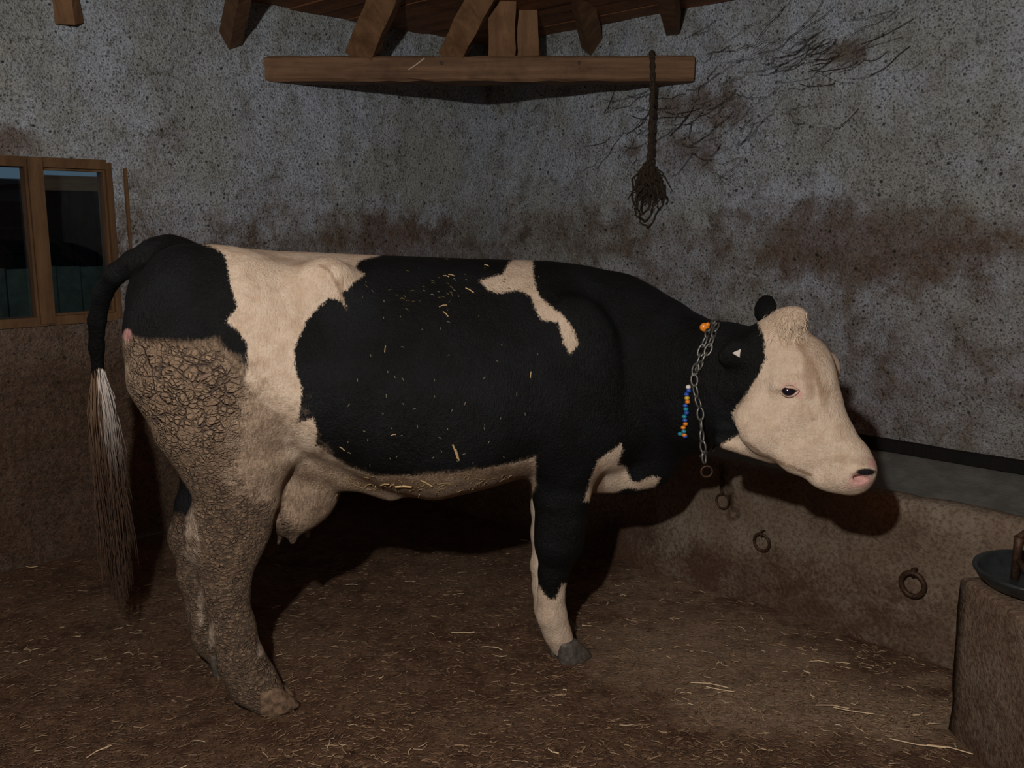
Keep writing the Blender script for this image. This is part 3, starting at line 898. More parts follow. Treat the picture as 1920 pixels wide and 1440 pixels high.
# tail
TL = [(C(318, 466, 0), .036), (C(285, 474, .0), .034), (C(250, 489, -.02), .032), (C(216, 514, -.05), .031), (C(192, 550, -.12), .029), (C(182, 600, -.18), .027), (C(181, 650, -.23), .024), (C(184, 700, -.26), .020),
      (C(188, 760, -.28), .016), (C(192, 830, -.29), .012), (C(196, 890, -.29), .010)]
for (p0, r0), (p1, r1) in zip(TL, TL[1:]): ecap(p0, p1, (r0, r0), (r1, r1), .015)

# --- surface nets: field -> quads
def surface_nets(Fd, lo, h):
    ins = Fd < 0
    s = np.zeros(tuple(np.array(Fd.shape) - 1), np.uint8)
    for a in (0, 1):
        for b in (0, 1):
            for c in (0, 1):
                s += ins[a:Fd.shape[0] - 1 + a, b:Fd.shape[1] - 1 + b, c:Fd.shape[2] - 1 + c]
    ci = np.argwhere((s > 0) & (s < 8)); del s
    vid = np.full(tuple(np.array(Fd.shape) - 1), -1, np.int32); vid[tuple(ci.T)] = np.arange(len(ci))
    acc = np.zeros((len(ci), 3)); cnt = np.zeros(len(ci))
    cor = [(a, b, c) for a in (0, 1) for b in (0, 1) for c in (0, 1)]
    for p in cor:
        for ax in range(3):
            if p[ax] == 0:
                q = list(p); q[ax] = 1
                f0 = Fd[ci[:, 0] + p[0], ci[:, 1] + p[1], ci[:, 2] + p[2]]; f1 = Fd[ci[:, 0] + q[0], ci[:, 1] + q[1], ci[:, 2] + q[2]]
                m = (f0 < 0) != (f1 < 0); t = np.where(m, f0 / (f0 - f1 + 1e-12), 0)
                pos = np.tile(np.array(p, float), (len(ci), 1)); pos[:, ax] = t
                acc[m] += pos[m]; cnt[m] += 1
    V = lo + (ci + acc / cnt[:, None]) * h
    Q = []
    for ax in range(3):
        a0 = [slice(None)] * 3; a1 = [slice(None)] * 3; a0[ax] = slice(0, -1); a1[ax] = slice(1, None)
        e = np.argwhere(ins[tuple(a0)] != ins[tuple(a1)])
        b, c = (ax + 1) % 3, (ax + 2) % 3
        e = e[(e[:, b] > 0) & (e[:, c] > 0) & (e[:, b] < Fd.shape[b] - 1) & (e[:, c] < Fd.shape[c] - 1)]
        def v(db, dc):
            k = e.copy(); k[:, b] += db; k[:, c] += dc; return vid[tuple(k.T)]
        quad = np.stack([v(-1, -1), v(0, -1), v(0, 0), v(-1, 0)], 1)
        flip = ~ins[tuple(e.T)]
        quad[flip] = quad[flip][:, ::-1]; Q.append(quad)
    return V, np.concatenate(Q)
BV, BQ = surface_nets(FLD, LO, H); del FLD
def relax(V, Q, it, lam):
    e = np.concatenate([Q[:, [0, 1]], Q[:, [1, 2]], Q[:, [2, 3]], Q[:, [3, 0]]]); n = len(V)
    for _ in range(it):
        acc = np.stack([np.bincount(e[:, 0], V[e[:, 1], k], n) + np.bincount(e[:, 1], V[e[:, 0], k], n) for k in range(3)], 1)
        c = np.bincount(e[:, 0], minlength=n) + np.bincount(e[:, 1], minlength=n)
        V = V * (1 - lam) + lam * acc / np.maximum(c, 1)[:, None]
    return V
BV = relax(BV, BQ, 3, .5)
print('cow verts', len(BV))
cow = empty('cow', tuple(CO), math.atan2(AX[1], AX[0]))
tag(cow, 'black and white dairy cow standing side on, muddy hind legs, white face', 'cow')

# --- coat: signed distances to the patch outlines, stored on the surface
BW = to_world(BV); ch = chart(BW)
WHITE = [
 [(377, 430), (378, 456), (405, 466), (422, 479), (427, 505), (434, 541), (445, 574), (424, 603), (444, 619), (462, 642), (465, 685), (455, 722), (440, 700), (405, 656), (330, 652), (262, 645), (225, 700),
  (225, 1420), (700, 1420), (700, 960), (650, 880), (591, 835), (595, 805), (587, 784), (555, 794), (564, 763), (566, 724), (555, 701), (551, 655), (574, 603), (597, 577), (617, 559), (640, 564), (651, 580), (640, 548), (648, 545), (666, 528), (684, 515), (666, 503), (672, 489), (713, 479), (716, 430)],
 [(560, 830), (600, 838), (645, 872), (700, 893), (780, 893), (850, 890), (930, 876), (985, 864), (1003, 855), (1004, 910), (960, 990), (560, 990)],
 [(995, 470), (975, 478), (955, 492), (943, 514), (899, 526), (915, 544), (935, 550), (975, 544), (995, 556), (1005, 582), (1015, 600), (1047, 604), (1057, 646), (1069, 664), (1085, 646), (1075, 618), (1055, 590), (1031, 574), (1011, 554), (1001, 526), (998, 470)],
 [(1165, 832), (1122, 863), (1107, 900), (1094, 940), (1137, 942), (1153, 925), (1175, 915), (1195, 918), (1228, 914), (1238, 896), (1222, 893), (1197, 905), (1183, 902), (1173, 875), (1158, 872), (1168, 843)],
 [(980, 1080), (1013, 1100), (1020, 1114), (1030, 1124), (1042, 1122), (1053, 1096), (1120, 1080), (1120, 1300), (980, 1300)],
 [(1520, 540), (1450, 570), (1419, 604), (1432, 626), (1436, 674), (1421, 706), (1400, 738), (1371, 776), (1388, 812), (1352, 834), (1352, 850), (1440, 900), (1720, 1000), (1720, 540)],
]
wht = np.full(len(BV), -1e3)
for p in WHITE: wht = np.maximum(wht, poly_sd(ch, p))
far_fore = (BV[:, 1] > -.04) & (ch[:, 0] > 960) & (ch[:, 0] < 1110) & (ch[:, 1] > 905)
wht[far_fore] = np.maximum(wht[far_fore], np.minimum(30, ch[far_fore, 1] - 910))
for a, b in EARS:
    d = b - a; t = np.clip(((BV - a) @ d) / (d @ d), -.1, 1.2); r = np.linalg.norm(BV - a - t[:, None] * d, axis=1)
    m_e = (r < .052) & (((BV - a) @ d) / (d @ d) > .05); wht[m_e] = -30
far_hind = (BV[:, 1] > .03) & (ch[:, 0] < 480) & (ch[:, 1] > 800) & (ch[:, 1] < 1000)
wht[far_hind] = np.minimum(wht[far_hind], np.abs(ch[far_hind, 1] - 985) * np.sign(ch[far_hind, 1] - 985))
MUD = [(225, 625), (270, 636), (330, 640), (405, 634), (462, 685), (466, 715), (500, 735), (560, 770), (555, 850), (600, 838), (650, 872), (700, 893), (780, 893), (930, 876), (1003, 858), (1003, 910), (960, 1000), (640, 1040), (640, 1420), (225, 1420)]
wm = 30 + 110 * np.clip((ch[:, 0] - 440) / 60, 0, 1) * np.clip((900 - ch[:, 1]) / 60, 0, 1) * np.clip((640 - ch[:, 0]) / 60, 0, 1)
mud = np.clip(poly_sd(ch, MUD) / wm + .5, 0, 1)
mud[far_hind] *= np.clip((ch[far_hind, 1] - 950) / 25, 0, 1)
scale_ = np.clip(poly_sd(ch, [(255, 640), (410, 648), (452, 735), (440, 790), (420, 900), (560, 1000), (560, 1400), (225, 1400)]) / 110 + .5, 0, 1)   # caked flakes
mud *= 1 - .5 * np.clip(soft_blobs(ch, [(361, 1010, 17, 55, 1.1), (376, 1140, 9, 44, 1.1), (397, 1192, 8, 28, 1.1), (488, 1205, 9, 40, .9), (512, 1252, 8, 24, .8)]), 0, 1)
low_ = np.clip((ch[:, 1] - 800) / 160, 0, 1) * .85 + .1
pink = soft_blobs(ch, [(1614, 900, 22, 14, 1.0), (1640, 868, 14, 10, .8), (1600, 910, 26, 10, .5), (239, 628, 7, 10, 1.5), (1480, 722, 22, 9, .5), (1455, 650, 26, 30, .25), (1500, 740, 8, 10, .7)])
dark = soft_blobs(ch, [(1624, 885, 19, 6, 1.3), (1480, 733, 15, 8, 1.0)])
dun_and_shade = soft_blobs(ch, [(1518, 700, 14, 60, .7), (1545, 740, 12, 40, .6), (1490, 610, 40, 26, .5), (1600, 862, 50, 10, .5), (1530, 650, 30, 40, .35), (640, 540, 6, 40, .6), (600, 495, 60, 8, .4), (480, 540, 60, 60, .2), (1120, 905, 14, 40, .9), (740, 905, 120, 22, .75), (900, 885, 120, 18, .7), (570, 940, 60, 70, .3)])  # brown hair and dirt, plus shade painted along the hip crease

def line_d(pl):
    d = np.full(len(ch), 1e9)
    for a, b in zip(pl, pl[1:]):
        a, b = np.array(a, float), np.array(b, float); e = b - a; w = ch - a
        t_ = np.clip((w @ e) / (e @ e), 0, 1); d = np.minimum(d, np.sqrt(((w - t_[:, None] * e) ** 2).sum(1)))
    return d
for pl_, wd_, k_ in (([(600, 496), (618, 508), (630, 530), (640, 552), (655, 582)], 4, .9), ([(430, 488), (500, 486), (560, 488), (600, 497)], 6, .4), ([(600, 480), (620, 492), (640, 496)], 4, .4),
                     ([(1399, 830), (1428, 851), (1460, 867), (1522, 891)], 3.5, 1.1), ([(1497, 640), (1512, 668), (1530, 700), (1541, 735)], 9, .8), ([(1500, 742), (1520, 770), (1524, 800)], 4, .35), ([(1580, 858), (1606, 866), (1638, 872)], 7, .55),
                     ([(1470, 706), (1490, 700), (1506, 712)], 4, .4), ([(1524, 786), (1530, 788)], 5, .7)):
    dun_and_shade = np.maximum(dun_and_shade, k_ * np.clip(1.3 - line_d(pl_) / wd_, 0, 1))  # face streak, plus hip, back and mouth crease shade painted into the coat

def mat_coat():
    t = NT('cow_coat')
    nf = t.noise(160, 3, .7); n2 = t.noise(24, 5, .7); n3 = t.noise(5, 4, .6)
    fur = t.noise(60, 4, .75, vec=t.coords((3, 3, .8)))
    w = t.math('ADD', t.attr('white'), t.math('MULTIPLY', t.math('SUBTRACT', nf, .5), 14))
    w = t.math('ADD', w, t.math('MULTIPLY', t.math('SUBTRACT', fur, .5), 16))
    w = t.ss(w, -2.5, 2.5)
    cream = t.mix(t.ss(n2, .3, .75), (.72, .60, .47), (.55, .42, .30))
    cream = t.mix(t.ss(fur, .4, .75, 0, .35), cream, (.40, .29, .20))
    cream = t.mix(t.ss(t.math('ADD', t.attr('dun_and_shade'), t.math('MULTIPLY', t.math('SUBTRACT', n2, .5), .6)), .1, .9, 0, .7), cream, (.28, .18, .11))
    black = t.mix(t.ss(n3, .35, .7), (.0022, .0028, .0028), (.0068, .0082, .0098))
    black = t.mix(t.ss(fur, .5, .8, 0, .5), black, (.012, .013, .0135))
    black = t.mix(t.ss(n2, .55, .8, 0, .5), black, (.011, .012, .013))
    base = t.mix(w, black, cream)
    # dried dung: tan flakes parted by dark cracks
    vec = t.coords((1, 1, 1.15)); dn = t.noise(14, 3, .6)
    jit = t.n('ShaderNodeVectorMath', operation='MULTIPLY_ADD'); t.L(vec, jit.inputs[0]); jit.inputs[1].default_value = (1, 1, 1)
    nz_ = t.n('ShaderNodeTexNoise'); nz_.inputs['Scale'].default_value = 20; nz_.inputs['Detail'].default_value = 2; t.L(t.coords(), nz_.inputs['Vector'])
    sc_ = t.n('ShaderNodeVectorMath', operation='SCALE'); t.L(nz_.outputs['Color'], sc_.inputs[0]); sc_.inputs['Scale'].default_value = .03
    t.L(sc_.outputs[0], jit.inputs[2])
    low = t.attr('low')
    ed = t.voro(31, jit.outputs[0], 'DISTANCE_TO_EDGE'); ed2 = t.voro(66, jit.outputs[0], 'DISTANCE_TO_EDGE')
    cell = t.n('ShaderNodeRGBToBW'); t.L(t.voro(31, jit.outputs[0], 'F1', out='Color'), cell.inputs[0])
    flake = t.ss(ed, .01, .10); flake2 = t.ss(ed2, .0, .17)
    soft = t.ss(t.noise(13, 4, .7), .38, .58, .15, 1.0)
    f1 = t.math('SUBTRACT', 1.0, t.math('MULTIPLY', t.math('SUBTRACT', 1.0, flake), t.math('MULTIPLY', t.math('SUBTRACT', 1.0, low), soft)))
    grit = t.noise(70, 4, .75, vec=t.coords((.8, .8, 1.5)))
    f2 = t.math('SUBTRACT', 1.0, t.math('MULTIPLY', t.math('SUBTRACT', 1.0, flake2), t.math('MULTIPLY', t.ss(n2, .35, .65), .75)))
    f3 = t.ss(grit, .30, .58, .25, 1.0)
    fk = t.math('MULTIPLY', t.math('MULTIPLY', f1, f2), t.math('ADD', t.math('MULTIPLY', f3, low), t.math('SUBTRACT', 1.0, low)))
    cf = t.mix(t.ss(n2, .3, .7), (.21, .140, .085), (.42, .305, .200))
    cf = t.mix(t.math('MULTIPLY', cell.outputs[0], .45), cf, (.17, .11, .07))
    cf = t.mix(t.math('MULTIPLY', low, t.ss(nf, .4, .65, 0, .6)), cf, (.11, .072, .048))
    cf = t.mix(t.math('MULTIPLY', low, t.ss(n2, .4, .7, 0, .6)), cf, (.12, .076, .048))
    cakes = t.mix(fk, (.016, .012, .014), cf)
    smear = t.mix(t.ss(fur, .3, .7), (.20, .14, .095), (.50, .39, .28))
    smear = t.mix(t.ss(n2, .35, .7, 0, .6), smear, (.12, .076, .048))
    fl = t.ss(t.math('ADD', t.attr('flake'), t.math('MULTIPLY', t.math('SUBTRACT', n2, .5), .8)), .25, .7)
    mudc = t.mix(fl, smear, cakes)
    ma = t.math('ADD', t.attr('mud'), t.math('MULTIPLY', t.math('SUBTRACT', n2, .5), .9))
    ma = t.math('ADD', ma, t.math('MULTIPLY', t.math('SUBTRACT', fur, .5), .5))
    base = t.mix(t.ss(ma, .3, .8, 0, .93), base, mudc)
    base = t.mix(t.math('MULTIPLY', t.ss(t.attr('dun_and_shade'), .1, .9, 0, .75), t.ss(ma, .3, .8)), base, t.mix(t.ss(fur, .35, .7), (.085, .050, .028), (.27, .18, .105)))
    base = t.mix(t.math('MULTIPLY', t.ss(t.attr('pink'), .15, .9), .85), base, (.62, .33, .31))
    base = t.mix(t.ss(t.attr('dark'), .3, .9), base, (.012, .009, .012))
    rough = t.math('ADD', t.math('MULTIPLY', w, .25), .52)
    h = t.math('ADD', t.math('ADD', t.math('MULTIPLY', fur, .7), t.math('MULTIPLY', nf, .5)), t.math('MULTIPLY', n2, .8))
    mh = t.math('MULTIPLY', t.math('MULTIPLY', fk, 2.8), t.math('MULTIPLY', fl, t.ss(ma, .3, .75)))
    nrm = t.bump(t.math('ADD', h, mh), .85, .0085)
    return t.done(base, rough, nrm, .2)
M['coat'] = mat_coat()
body = np_mesh('body', BV, BQ, M['coat'], cow)
for nm, vals in (('white', wht), ('mud', mud), ('flake', scale_), ('pink', pink), ('dark', dark), ('dun_and_shade', dun_and_shade), ('low', low_)): attr(body, nm, vals)
tris = [tuple(q) for q in BQ.tolist()]
bvh = BVHTree.FromPolygons([tuple(v) for v in BW.tolist()], tris)
def hit(px, py):
    d = Vector(ray(px, py)).normalized()
    p, n, i, dist = bvh.ray_cast(Vector((0, 0, CAMZ)), d)
    return (None, None) if p is None else (np.array(p), np.array(n))

# --- hooves, eyes, tail switch
M['hoof'] = mat_plain('hoof_horn', (.13, .115, .10), .55, .4, 0, .6, 60)
M['eye'] = mat_plain('eye_ball', (.010, .009, .016), .12, .6, 0, .3, 30, 0)
M['lid'] = mat_plain('pink_eyelid', (.60, .40, .31), .55, .3, 0, .3, 60)
M['muddy_hoof'] = mat_plain('muddy_hoof', (.22, .15, .098), .85, .15, 0, .75, 45, .8)
def hoof(px, py, l, muddy=False, ang=.15):
    base = C(px, py, l); base = to_loc([to_world([base])[0]])[0]
    m = MB()
    fz = floor_h(*to_world([base])[0][:2]) - .004
    for sy in (-1, 1):
        rings = [(0.0, .074, .034, .012), (.012, .076, .036, .012), (.040, .064, .034, .000), (.070, .050, .032, -.014), (.085, .040, .028, -.020)]
        for zz, rl, rw, off in rings:
            for k in range(14):
                a = 2 * math.pi * k / 14
                fx = math.cos(a); x = (rl if fx > 0 else rl * .72) * fx + off; yv = rw * math.sin(a) * (1 - .25 * max(fx, 0)) + sy * .033
                ca, sa = math.cos(ang), math.sin(ang)
                m.v.append((base[0] + x * ca - yv * sa, base[1] + x * sa + yv * ca, fz + zz))
        b0 = len(m.v) - 14 * len(rings)
        for i in range(len(rings) - 1):
            for k in range(14): m.f.append((b0 + i * 14 + k, b0 + i * 14 + (k + 1) % 14, b0 + (i + 1) * 14 + (k + 1) % 14, b0 + (i + 1) * 14 + k))
        m.f.append(tuple(b0 + k for k in range(14))[::-1]); m.f.append(tuple(b0 + (len(rings) - 1) * 14 + k for k in range(14)))
    o = m.build('hoof', M['muddy_hoof' if muddy else 'hoof'], cow, True); return o
def floor_px(px, l):
    """chart y where the plane l meets the floor below chart x"""
    lo, hi = 900, 1500
    for _ in range(40):
        mid = (lo + hi) / 2
        if C(px, mid, l)[2] > .0: lo = mid
        else: hi = mid
    return lo
for px, l in ((506, .16), (420, -.15), (1060, .11), (1036, -.10)): hoof(px, floor_px(px, l), l, 460 < px < 600)

ep, en = hit(1480, 733)
el = to_loc([ep])[0]
nl = to_loc([ep + en])[0] - el
m = MB()
def uv_ball(m, c, r, nu=16, nv=10, axes=None):
    b = len(m.v); axes = np.eye(3) if axes is None else axes
    for j in range(nv + 1):
        th = math.pi * j / nv
        for k in range(nu):
            ph = 2 * math.pi * k / nu
            v = np.array([r[0] * math.sin(th) * math.cos(ph), r[1] * math.sin(th) * math.sin(ph), r[2] * math.cos(th)])
            m.v.append(tuple(np.array(c) + axes[0] * v[0] + axes[1] * v[1] + axes[2] * v[2]))
    for j in range(nv):
        for k in range(nu): m.f.append((b + j * nu + k, b + (j + 1) * nu + k, b + (j + 1) * nu + (k + 1) % nu, b + j * nu + (k + 1) % nu))
uv_ball(m, el - nl * .003, (.023, .018, .017)); eye_o = m.build('eye', M['eye'], cow, True)
hd = HD[3][0] - HD[1][0]; hd = hd / np.linalg.norm(hd)
tx = np.array([hd[0], hd[1], 0]); tx = tx - nl * tx.dot(nl); tx /= np.linalg.norm(tx); ty = np.cross(nl, tx)
if ty[2] < 0: ty = -ty
for s in (1, -1):
    m = MB()
    pts = [el + nl * (.007 - .006 * abs(k) / 4) + tx * (.027 * k / 4) + ty * s * (.0125 * math.cos(k / 4 * math.pi / 2) + (.001 if s > 0 else 0)) for k in range(-4, 5)]
    m.tube(pts, [.002, .0035, .0045, .005, .005, .005, .0045, .0035, .002], 7)
    m.build('eyelid', M['lid'], eye_o, True)

def strands(name, roots_fn, n, parent, mat, seg=5, tint=None):
    V = []; Fc = []; T = []
    for i in range(n):
        pts, w, col = roots_fn(i)
        b = len(V)
        for j, p in enumerate(pts):
            f = j / (len(pts) - 1); r = w * (1 - .8 * f)
            for k in range(3):
                a = 2.094 * k + i
                V.append((p[0] + r * math.cos(a), p[1] + r * math.sin(a), p[2])); T.append(col(f))
        for j in range(len(pts) - 1):
            for k in range(3): Fc.append((b + j * 3 + k, b + j * 3 + (k + 1) % 3, b + j * 3 + 3 + (k + 1) % 3, b + j * 3 + 3 + k))
    o = np_mesh(name, V, Fc, mat, parent)
    a = o.data.color_attributes.new('tint', 'FLOAT_COLOR', 'POINT')
    a.data.foreach_set('color', np.concatenate([np.array(T), np.ones((len(T), 1))], 1).astype(np.float32).ravel())
    return o
M['hair'] = mat_vcol('hair', .7, .2)
ta = [p for p, r in TL]
def switch(i):
    s0 = random.uniform(0, 1); k = 6.7 + s0 * 3.2; j = min(int(k), len(ta) - 2); p = ta[j] + (ta[j + 1] - ta[j]) * (k - j)
    a = random.uniform(0, 6.28); r = .016 * (1 - .4 * s0)
    L_ = random.uniform(.28, .64) * (1 - .2 * s0); d = np.array([.03 + random.gauss(0, .024), random.gauss(0, .04), -1])
    pts = [p + np.array([math.cos(a) * r, math.sin(a) * r, 0])]
    for q_ in range(6):
        pts.append(pts[-1] + d * L_ / 6 + np.array([random.gauss(0, .004), random.gauss(0, .004), 0]) + np.array([math.cos(a), math.sin(a), 0]) * (.008 if q_ < 2 else -.001))
    br = math.cos(a) < random.gauss(.05, .25)
    z0_, z1_ = p[2], pts[-1][2]
    c0 = np.array([.20, .125, .075]) if br else np.array([.80, .74, .68]); c1 = np.array([.075, .046, .030])
    def col(f):
        zz = z0_ + (z1_ - z0_) * f; w_ = min(1, max(0, (1.12 - zz) / .42)); return tuple(c0 * (1 - w_) + c1 * w_)
    return pts, .0024, col
sw = strands('tail_switch', switch, 900, cow, M['hair']); tag(sw, 'white tail switch browned with dung', kind='stuff')

# tufts along the rump ridge and curls on the poll
def rump(i):
    px = random.uniform(268, 372); py = 470 - 8 * math.sin((px - 268) / 104 * 3.14) if px > 300 else 482 - (px - 268) * .3
    p = C(px, py + 6, random.uniform(-.03, .03)); d = np.array([random.gauss(-.3, .5), random.gauss(0, .3), random.uniform(.5, 1)]) * random.uniform(.012, .03)
    if abs(px - 318) < 8: d *= 1.5
    return [p, p + d * .5, p + d], .0016, (lambda f: (.012, .012, .012))
strands('rump_hair', rump, 160, cow, M['hair'])['kind'] = 'stuff'
def poll(i):
    px, py = random.gauss(1478, 22), random.uniform(578, 640)
    p, n_ = hit(px, py)
    if p is None: p, n_ = hit(1480, 615)
    p = to_loc([p])[0]; a = random.uniform(0, 6.28); nn = to_loc([to_world([p])[0] + n_])[0] - p
    pts = [p + nn * .002 + (np.array([math.cos(a + s * .7), math.sin(a + s * .7) * .6, math.sin(a + s * .9)]) * .008 * s * .6 + nn * .004 * s * .6 - np.array([0, 0, .006 * s])) for s in range(4)]
    c = random.uniform(.75, 1.1)
    return pts, .0013, (lambda f: (.74 * c, .60 * c, .45 * c))
strands('poll_curls', poll, 300, cow, M['hair'])['kind'] = 'stuff'

# straw caught in the coat
m = MB(); T = []
def bit(px, py, ang, L_, w=.0022, lift=.004, col=(.55, .40, .20)):
    p, n_ = hit(px, py)
    if p is None: return
    d = np.array([math.cos(ang), -.2, math.sin(ang)]); d -= n_ * d.dot(n_); d /= np.linalg.norm(d) + 1e-6
    k0 = len(m.v); p = p + n_ * lift
    w *= .8
    m.tube([to_loc([p - d * L_ / 2])[0], to_loc([p])[0] + np.array([0, 0, .002]), to_loc([p + d * L_ / 2])[0]], w, 4); T.extend([col] * (len(m.v) - k0))
for px, py, an, L_, w in ((661, 935, 1.5, .075, .0035), (757, 911, -.05, .05, .0035), (722, 907, .7, .04, .0025), (706, 912, 1.3, .03, .0025), (735, 908, 1.0, .03, .002), (800, 905, -1.0, .045, .0028), (690, 908, .9, .04, .0022), (786, 928, 1.4, .035, .0022),
                          (853, 846, -1.15, .050, .0030), (857, 852, -1.2, .04, .0025), (880, 546, -.5, .03, .002), (994, 703, 1.2, .02, .002), (830, 575, .6, .025, .0018), (835, 590, -.8, .022, .0018), (846, 518, .1, .02, .0016), (836, 520, .3, .018, .0016), (912, 500, -.6, .016, .0016), (722, 655, 1.4, .02, .0014), (738, 815, .2, .015, .0016), (642, 840, -1, .02, .0016)):
    bit(px, py, an, L_, w)
for k in range(45):
    bit(random.gauss(840, 70), random.gauss(540, 28), random.uniform(0, 3.1), random.uniform(.004, .012), .0009, .003, (.16, .13, .06))
for k in range(80):
    bit(random.uniform(600, 1000), random.gauss(905, 10), random.uniform(0, 3.1), random.uniform(.008, .022), .0012, .003, (.34, .25, .13))
for k in range(60):
    bit(random.uniform(640, 1020), random.uniform(520, 880), random.uniform(0, 3.1), random.uniform(.004, .010), .0010, .003, (.25, .22, .16))
o = m.build('straw_bits', M['straw'], cow); o['kind'] = 'stuff'
a = o.data.color_attributes.new('tint', 'FLOAT_COLOR', 'POINT'); a.data.foreach_set('color', np.concatenate([np.array(T), np.ones((len(T), 1))], 1).astype(np.float32).ravel())

# ------------------------------------------------------------------ neck chain with coloured beads
def on_neck(px, py, off=.008):
    p, n_ = hit(px, py)
    return p + n_ * off
nc = empty('neck_chain', tuple(on_neck(1310, 680)))
tag(nc, 'steel neck chain with a hanging end round the cow\'s black neck', 'chain')
lm2 = link_mesh(.036, .019, .0034)
up1 = [on_neck(*p) for p in ((1334, 612), (1328, 632), (1320, 655), (1311, 680), (1305, 702))]
up2 = [on_neck(*p) for p in ((1346, 612), (1340, 632), (1332, 655), (1322, 676), (1310, 694))]
mid_ = [on_neck(*p) for p in ((1305, 702), (1306, 722), (1310, 745), (1316, 762))]
for P in (up1, up2, mid_): chain_links(nc, P, lm2, M['steel'], .028)
# round the far side of the neck
top_w = on_neck(1340, 610); cn = to_world([C(1318, 715, .33)])[0]
w_ax = np.array([-.62, .78, 0]); loop = []
nd_ = to_world([NK[4][0]])[0] - to_world([NK[3][0]])[0]; nd_ = nd_ / np.linalg.norm(nd_); wd = np.cross(nd_, z3); wd /= np.linalg.norm(wd)
if wd[1] < 0: wd = -wd
for k in range(13):
    a_ = math.pi * k / 12; dirv = z3 * math.cos(a_) + wd * math.sin(a_)
    p, n_, i_, d_ = bvh.ray_cast(Vector(cn + dirv * .6), Vector(-dirv))
    if p is not None: loop.append(np.array(p) + np.array(n_) * .008)
chain_links(nc, [top_w] + loop[1:], lm2, M['steel'], .028)
h0_ = on_neck(1316, 764); hang = [h0_, h0_ + np.array([.006, -.012, -.08]), at(1321, 868, h0_[1] - .015)]
chain_links(nc, hang, lm2, M['steel'], .029)
rc = at(1325, 884, hang[-1][1])
m = MB(); m.tube(torus_pts(rc, np.array([1.0, 0, 0]), z3, .017, .017), .0032, 8, True); local(m, nc).build('ring', M['iron'], nc, True)

bs = empty('bead_strap', tuple(on_neck(1288, 770)))
tag(bs, 'short string of blue, orange and white beads on the cow\'s neck', 'beads')
def ball_mesh(name, r, mat):
    mm = MB(); uv_ball(mm, (0, 0, 0), (r, r, r * .8), 10, 6)
    me = bpy.data.meshes.new(name); me.from_pydata(mm.v, [], mm.f); me.update(); me.polygons.foreach_set('use_smooth', [True] * len(me.polygons)); me.materials.append(mat); return me
BC = {k: mat_plain('bead_' + k, c, .3, .5, 0, .1, 10, 0) for k, c in dict(blue=(.03, .09, .42), orange=(.75, .24, .02), white=(.75, .72, .66), teal=(.02, .25, .34), yellow=(.7, .45, .05)).items()}
bm_ = {k: ball_mesh('bead', .0085, v) for k, v in BC.items()}
seq = ['white', 'blue', 'blue', 'yellow', 'orange', 'blue', 'teal', 'blue', 'teal', 'blue', 'orange', 'orange', 'teal', 'orange']
for i, cname in enumerate(seq):
    f = i / (len(seq) - 1); p = on_neck(1294 - 11 * f + 2 * math.sin(i * 2.1), 725 + 88 * f, .007)
    o = link(bpy.data.objects.new('bead', bm_[cname]), bs); o.location = p - np.array(bs.location)
for dx, dy, cname in ((-8, 90, 'blue'), (-17, 86, 'teal')):
    o = link(bpy.data.objects.new('bead', bm_[cname]), bs); o.location = on_neck(1294 + dx, 725 + dy, .007) - np.array(bs.location)
m = MB(); m.tube([on_neck(1294 - 11 * i / 10, 720 + 96 * i / 10, .003) for i in range(11)], .003, 6); local(m, bs).build('cord', M['rope'], bs)
ob = empty('orange_tag', tuple(on_neck(1325, 619, .012))); tag(ob, 'small orange tag at the top of the neck chain', 'tag')
m = MB(); uv_ball(m, (0, 0, 0), (.016, .008, .014), 10, 6); uv_ball(m, (.008, -.004, .008), (.008, .006, .008), 8, 5); m.build('tag_body', BC['orange'], ob, True)
p, n_ = hit(1383, 663); 
m = MB(); pl_ = to_loc([p + n_ * .005])[0]
m.add([pl_ + v for v in np.array([(-.016, 0, .004), (.010, -.002, .014), (.014, 0, -.014), (-.012, .004, .0), (.008, .004, .010), (.012, .005, -.010)])], [(0, 2, 1), (3, 4, 5), (0, 1, 4, 3), (1, 2, 5, 4), (2, 0, 3, 5)])
tag(m.build('ear_tag', BC['white'], cow), 'white ear tag in the near ear')

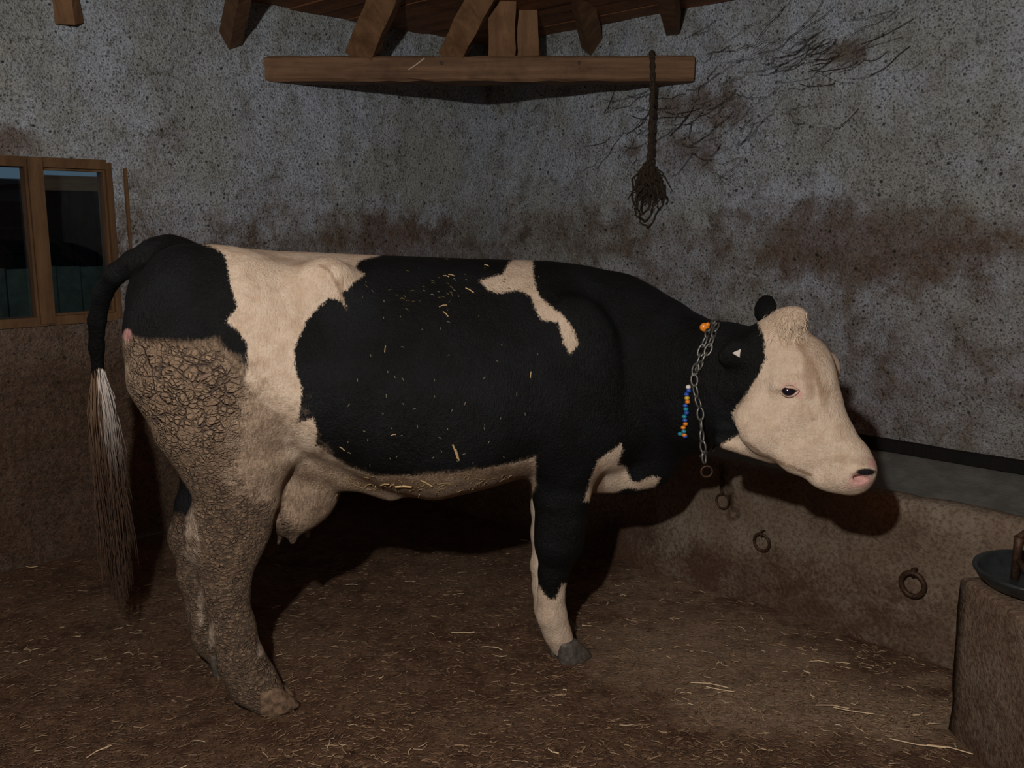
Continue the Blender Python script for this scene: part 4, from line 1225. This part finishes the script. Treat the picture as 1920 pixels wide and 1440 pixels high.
# ------------------------------------------------------------------ litter: straw trodden into the floor
V = []; Fc = []; T = []
def add_straw(x, y, ang, L_, w, col, lift=.004, bend=0.0):
    b = len(V); dx, dy = math.cos(ang), math.sin(ang)
    for i, f in enumerate((-.5, 0, .5)):
        px_, py_ = x + dx * L_ * f - dy * bend * (1 - 4 * f * f), y + dy * L_ * f + dx * bend * (1 - 4 * f * f)
        zz = floor_h(px_, py_) + lift + random.uniform(0, .004)
        for sx_, sz_ in ((-1, 0), (0, 1), (1, 0)):
            V.append((px_ - dy * w * sx_, py_ + dx * w * sx_, zz + w * 1.2 * sz_)); T.append(col)
    for i in range(2):
        for k in range(3): Fc.append((b + i * 3 + k, b + i * 3 + (k + 1) % 3, b + i * 3 + 3 + (k + 1) % 3, b + i * 3 + 3 + k))
cnt = 0
while cnt < 9000:
    px, py = random.uniform(-40, 1960), random.uniform(1030, 1470)
    p = on_floor(px, py)
    if p @ np.array([*NR, 0]) > DT - .03 or p @ np.array([*NL, 0]) > DL - .05: continue
    if p[0] > 1.28 and p[1] < 2.62: continue
    cnt += 1
    sh_ = random.random(); bright = soft_blobs(np.array([[px, py]]), [(1500, 1250, 260, 70, 1), (1660, 1340, 140, 50, 1), (1300, 1120, 150, 40, .6)])[0]
    base = np.array([.15, .092, .052]) if sh_ < .86 - .25 * bright else (np.array([.30, .21, .125]) if sh_ < .985 - .05 * bright else np.array([.55, .44, .28]))
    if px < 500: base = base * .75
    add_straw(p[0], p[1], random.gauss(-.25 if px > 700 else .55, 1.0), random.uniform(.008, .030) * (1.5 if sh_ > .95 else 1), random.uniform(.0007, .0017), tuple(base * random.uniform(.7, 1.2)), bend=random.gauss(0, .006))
for px, py, an, L_ in ((868, 1190, .12, .085), (985, 1020, -.6, .055), (1535, 1248, .02, .07), (1580, 1246, -.1, .05), (1330, 1295, -.3, .12), (1350, 1303, -.3, .09), (1560, 1330, -.2, .10), (1600, 1340, -.35, .12), (940, 1232, .05, .04), (1720, 1345, .4, .04), (1240, 1130, 1.0, .05), (660, 1100, -.2, .05), (1100, 1178, -.1, .035), (185, 1410, 1.0, .08), (1720, 1400, -.4, .15), (1780, 1412, -.5, .12), (60, 1065, .1, .05)):
    p = on_floor(px, py); add_straw(p[0], p[1], an, L_, .0018, (.55, .43, .27), .008, random.gauss(0, .008))
o = np_mesh('straw_litter', V, Fc, M['straw'], None, False); tag(o, 'brown straw trodden into the dung on the stall floor', 'straw', kind='stuff')
a = o.data.color_attributes.new('tint', 'FLOAT_COLOR', 'POINT'); a.data.foreach_set('color', np.concatenate([np.array(T), np.ones((len(T), 1))], 1).astype(np.float32).ravel())

# one bright straw stuck to the beam
p = at(781, 119, YB - .012)
st = MB(); st.tube([at(766, 131, YB - .018), at(782, 120, YB - .016), at(796, 109, YB - .016)], .0035, 5)
e = empty('straw', tuple(p)); tag(e, 'single pale straw stuck to the face of the beam', 'straw')
o = local(st, e).build('stalk', M['straw'], e)
a = o.data.color_attributes.new('tint', 'FLOAT_COLOR', 'POINT'); a.data.foreach_set('color', np.tile(np.array([.62, .48, .36, 1], np.float32), len(o.data.vertices)))
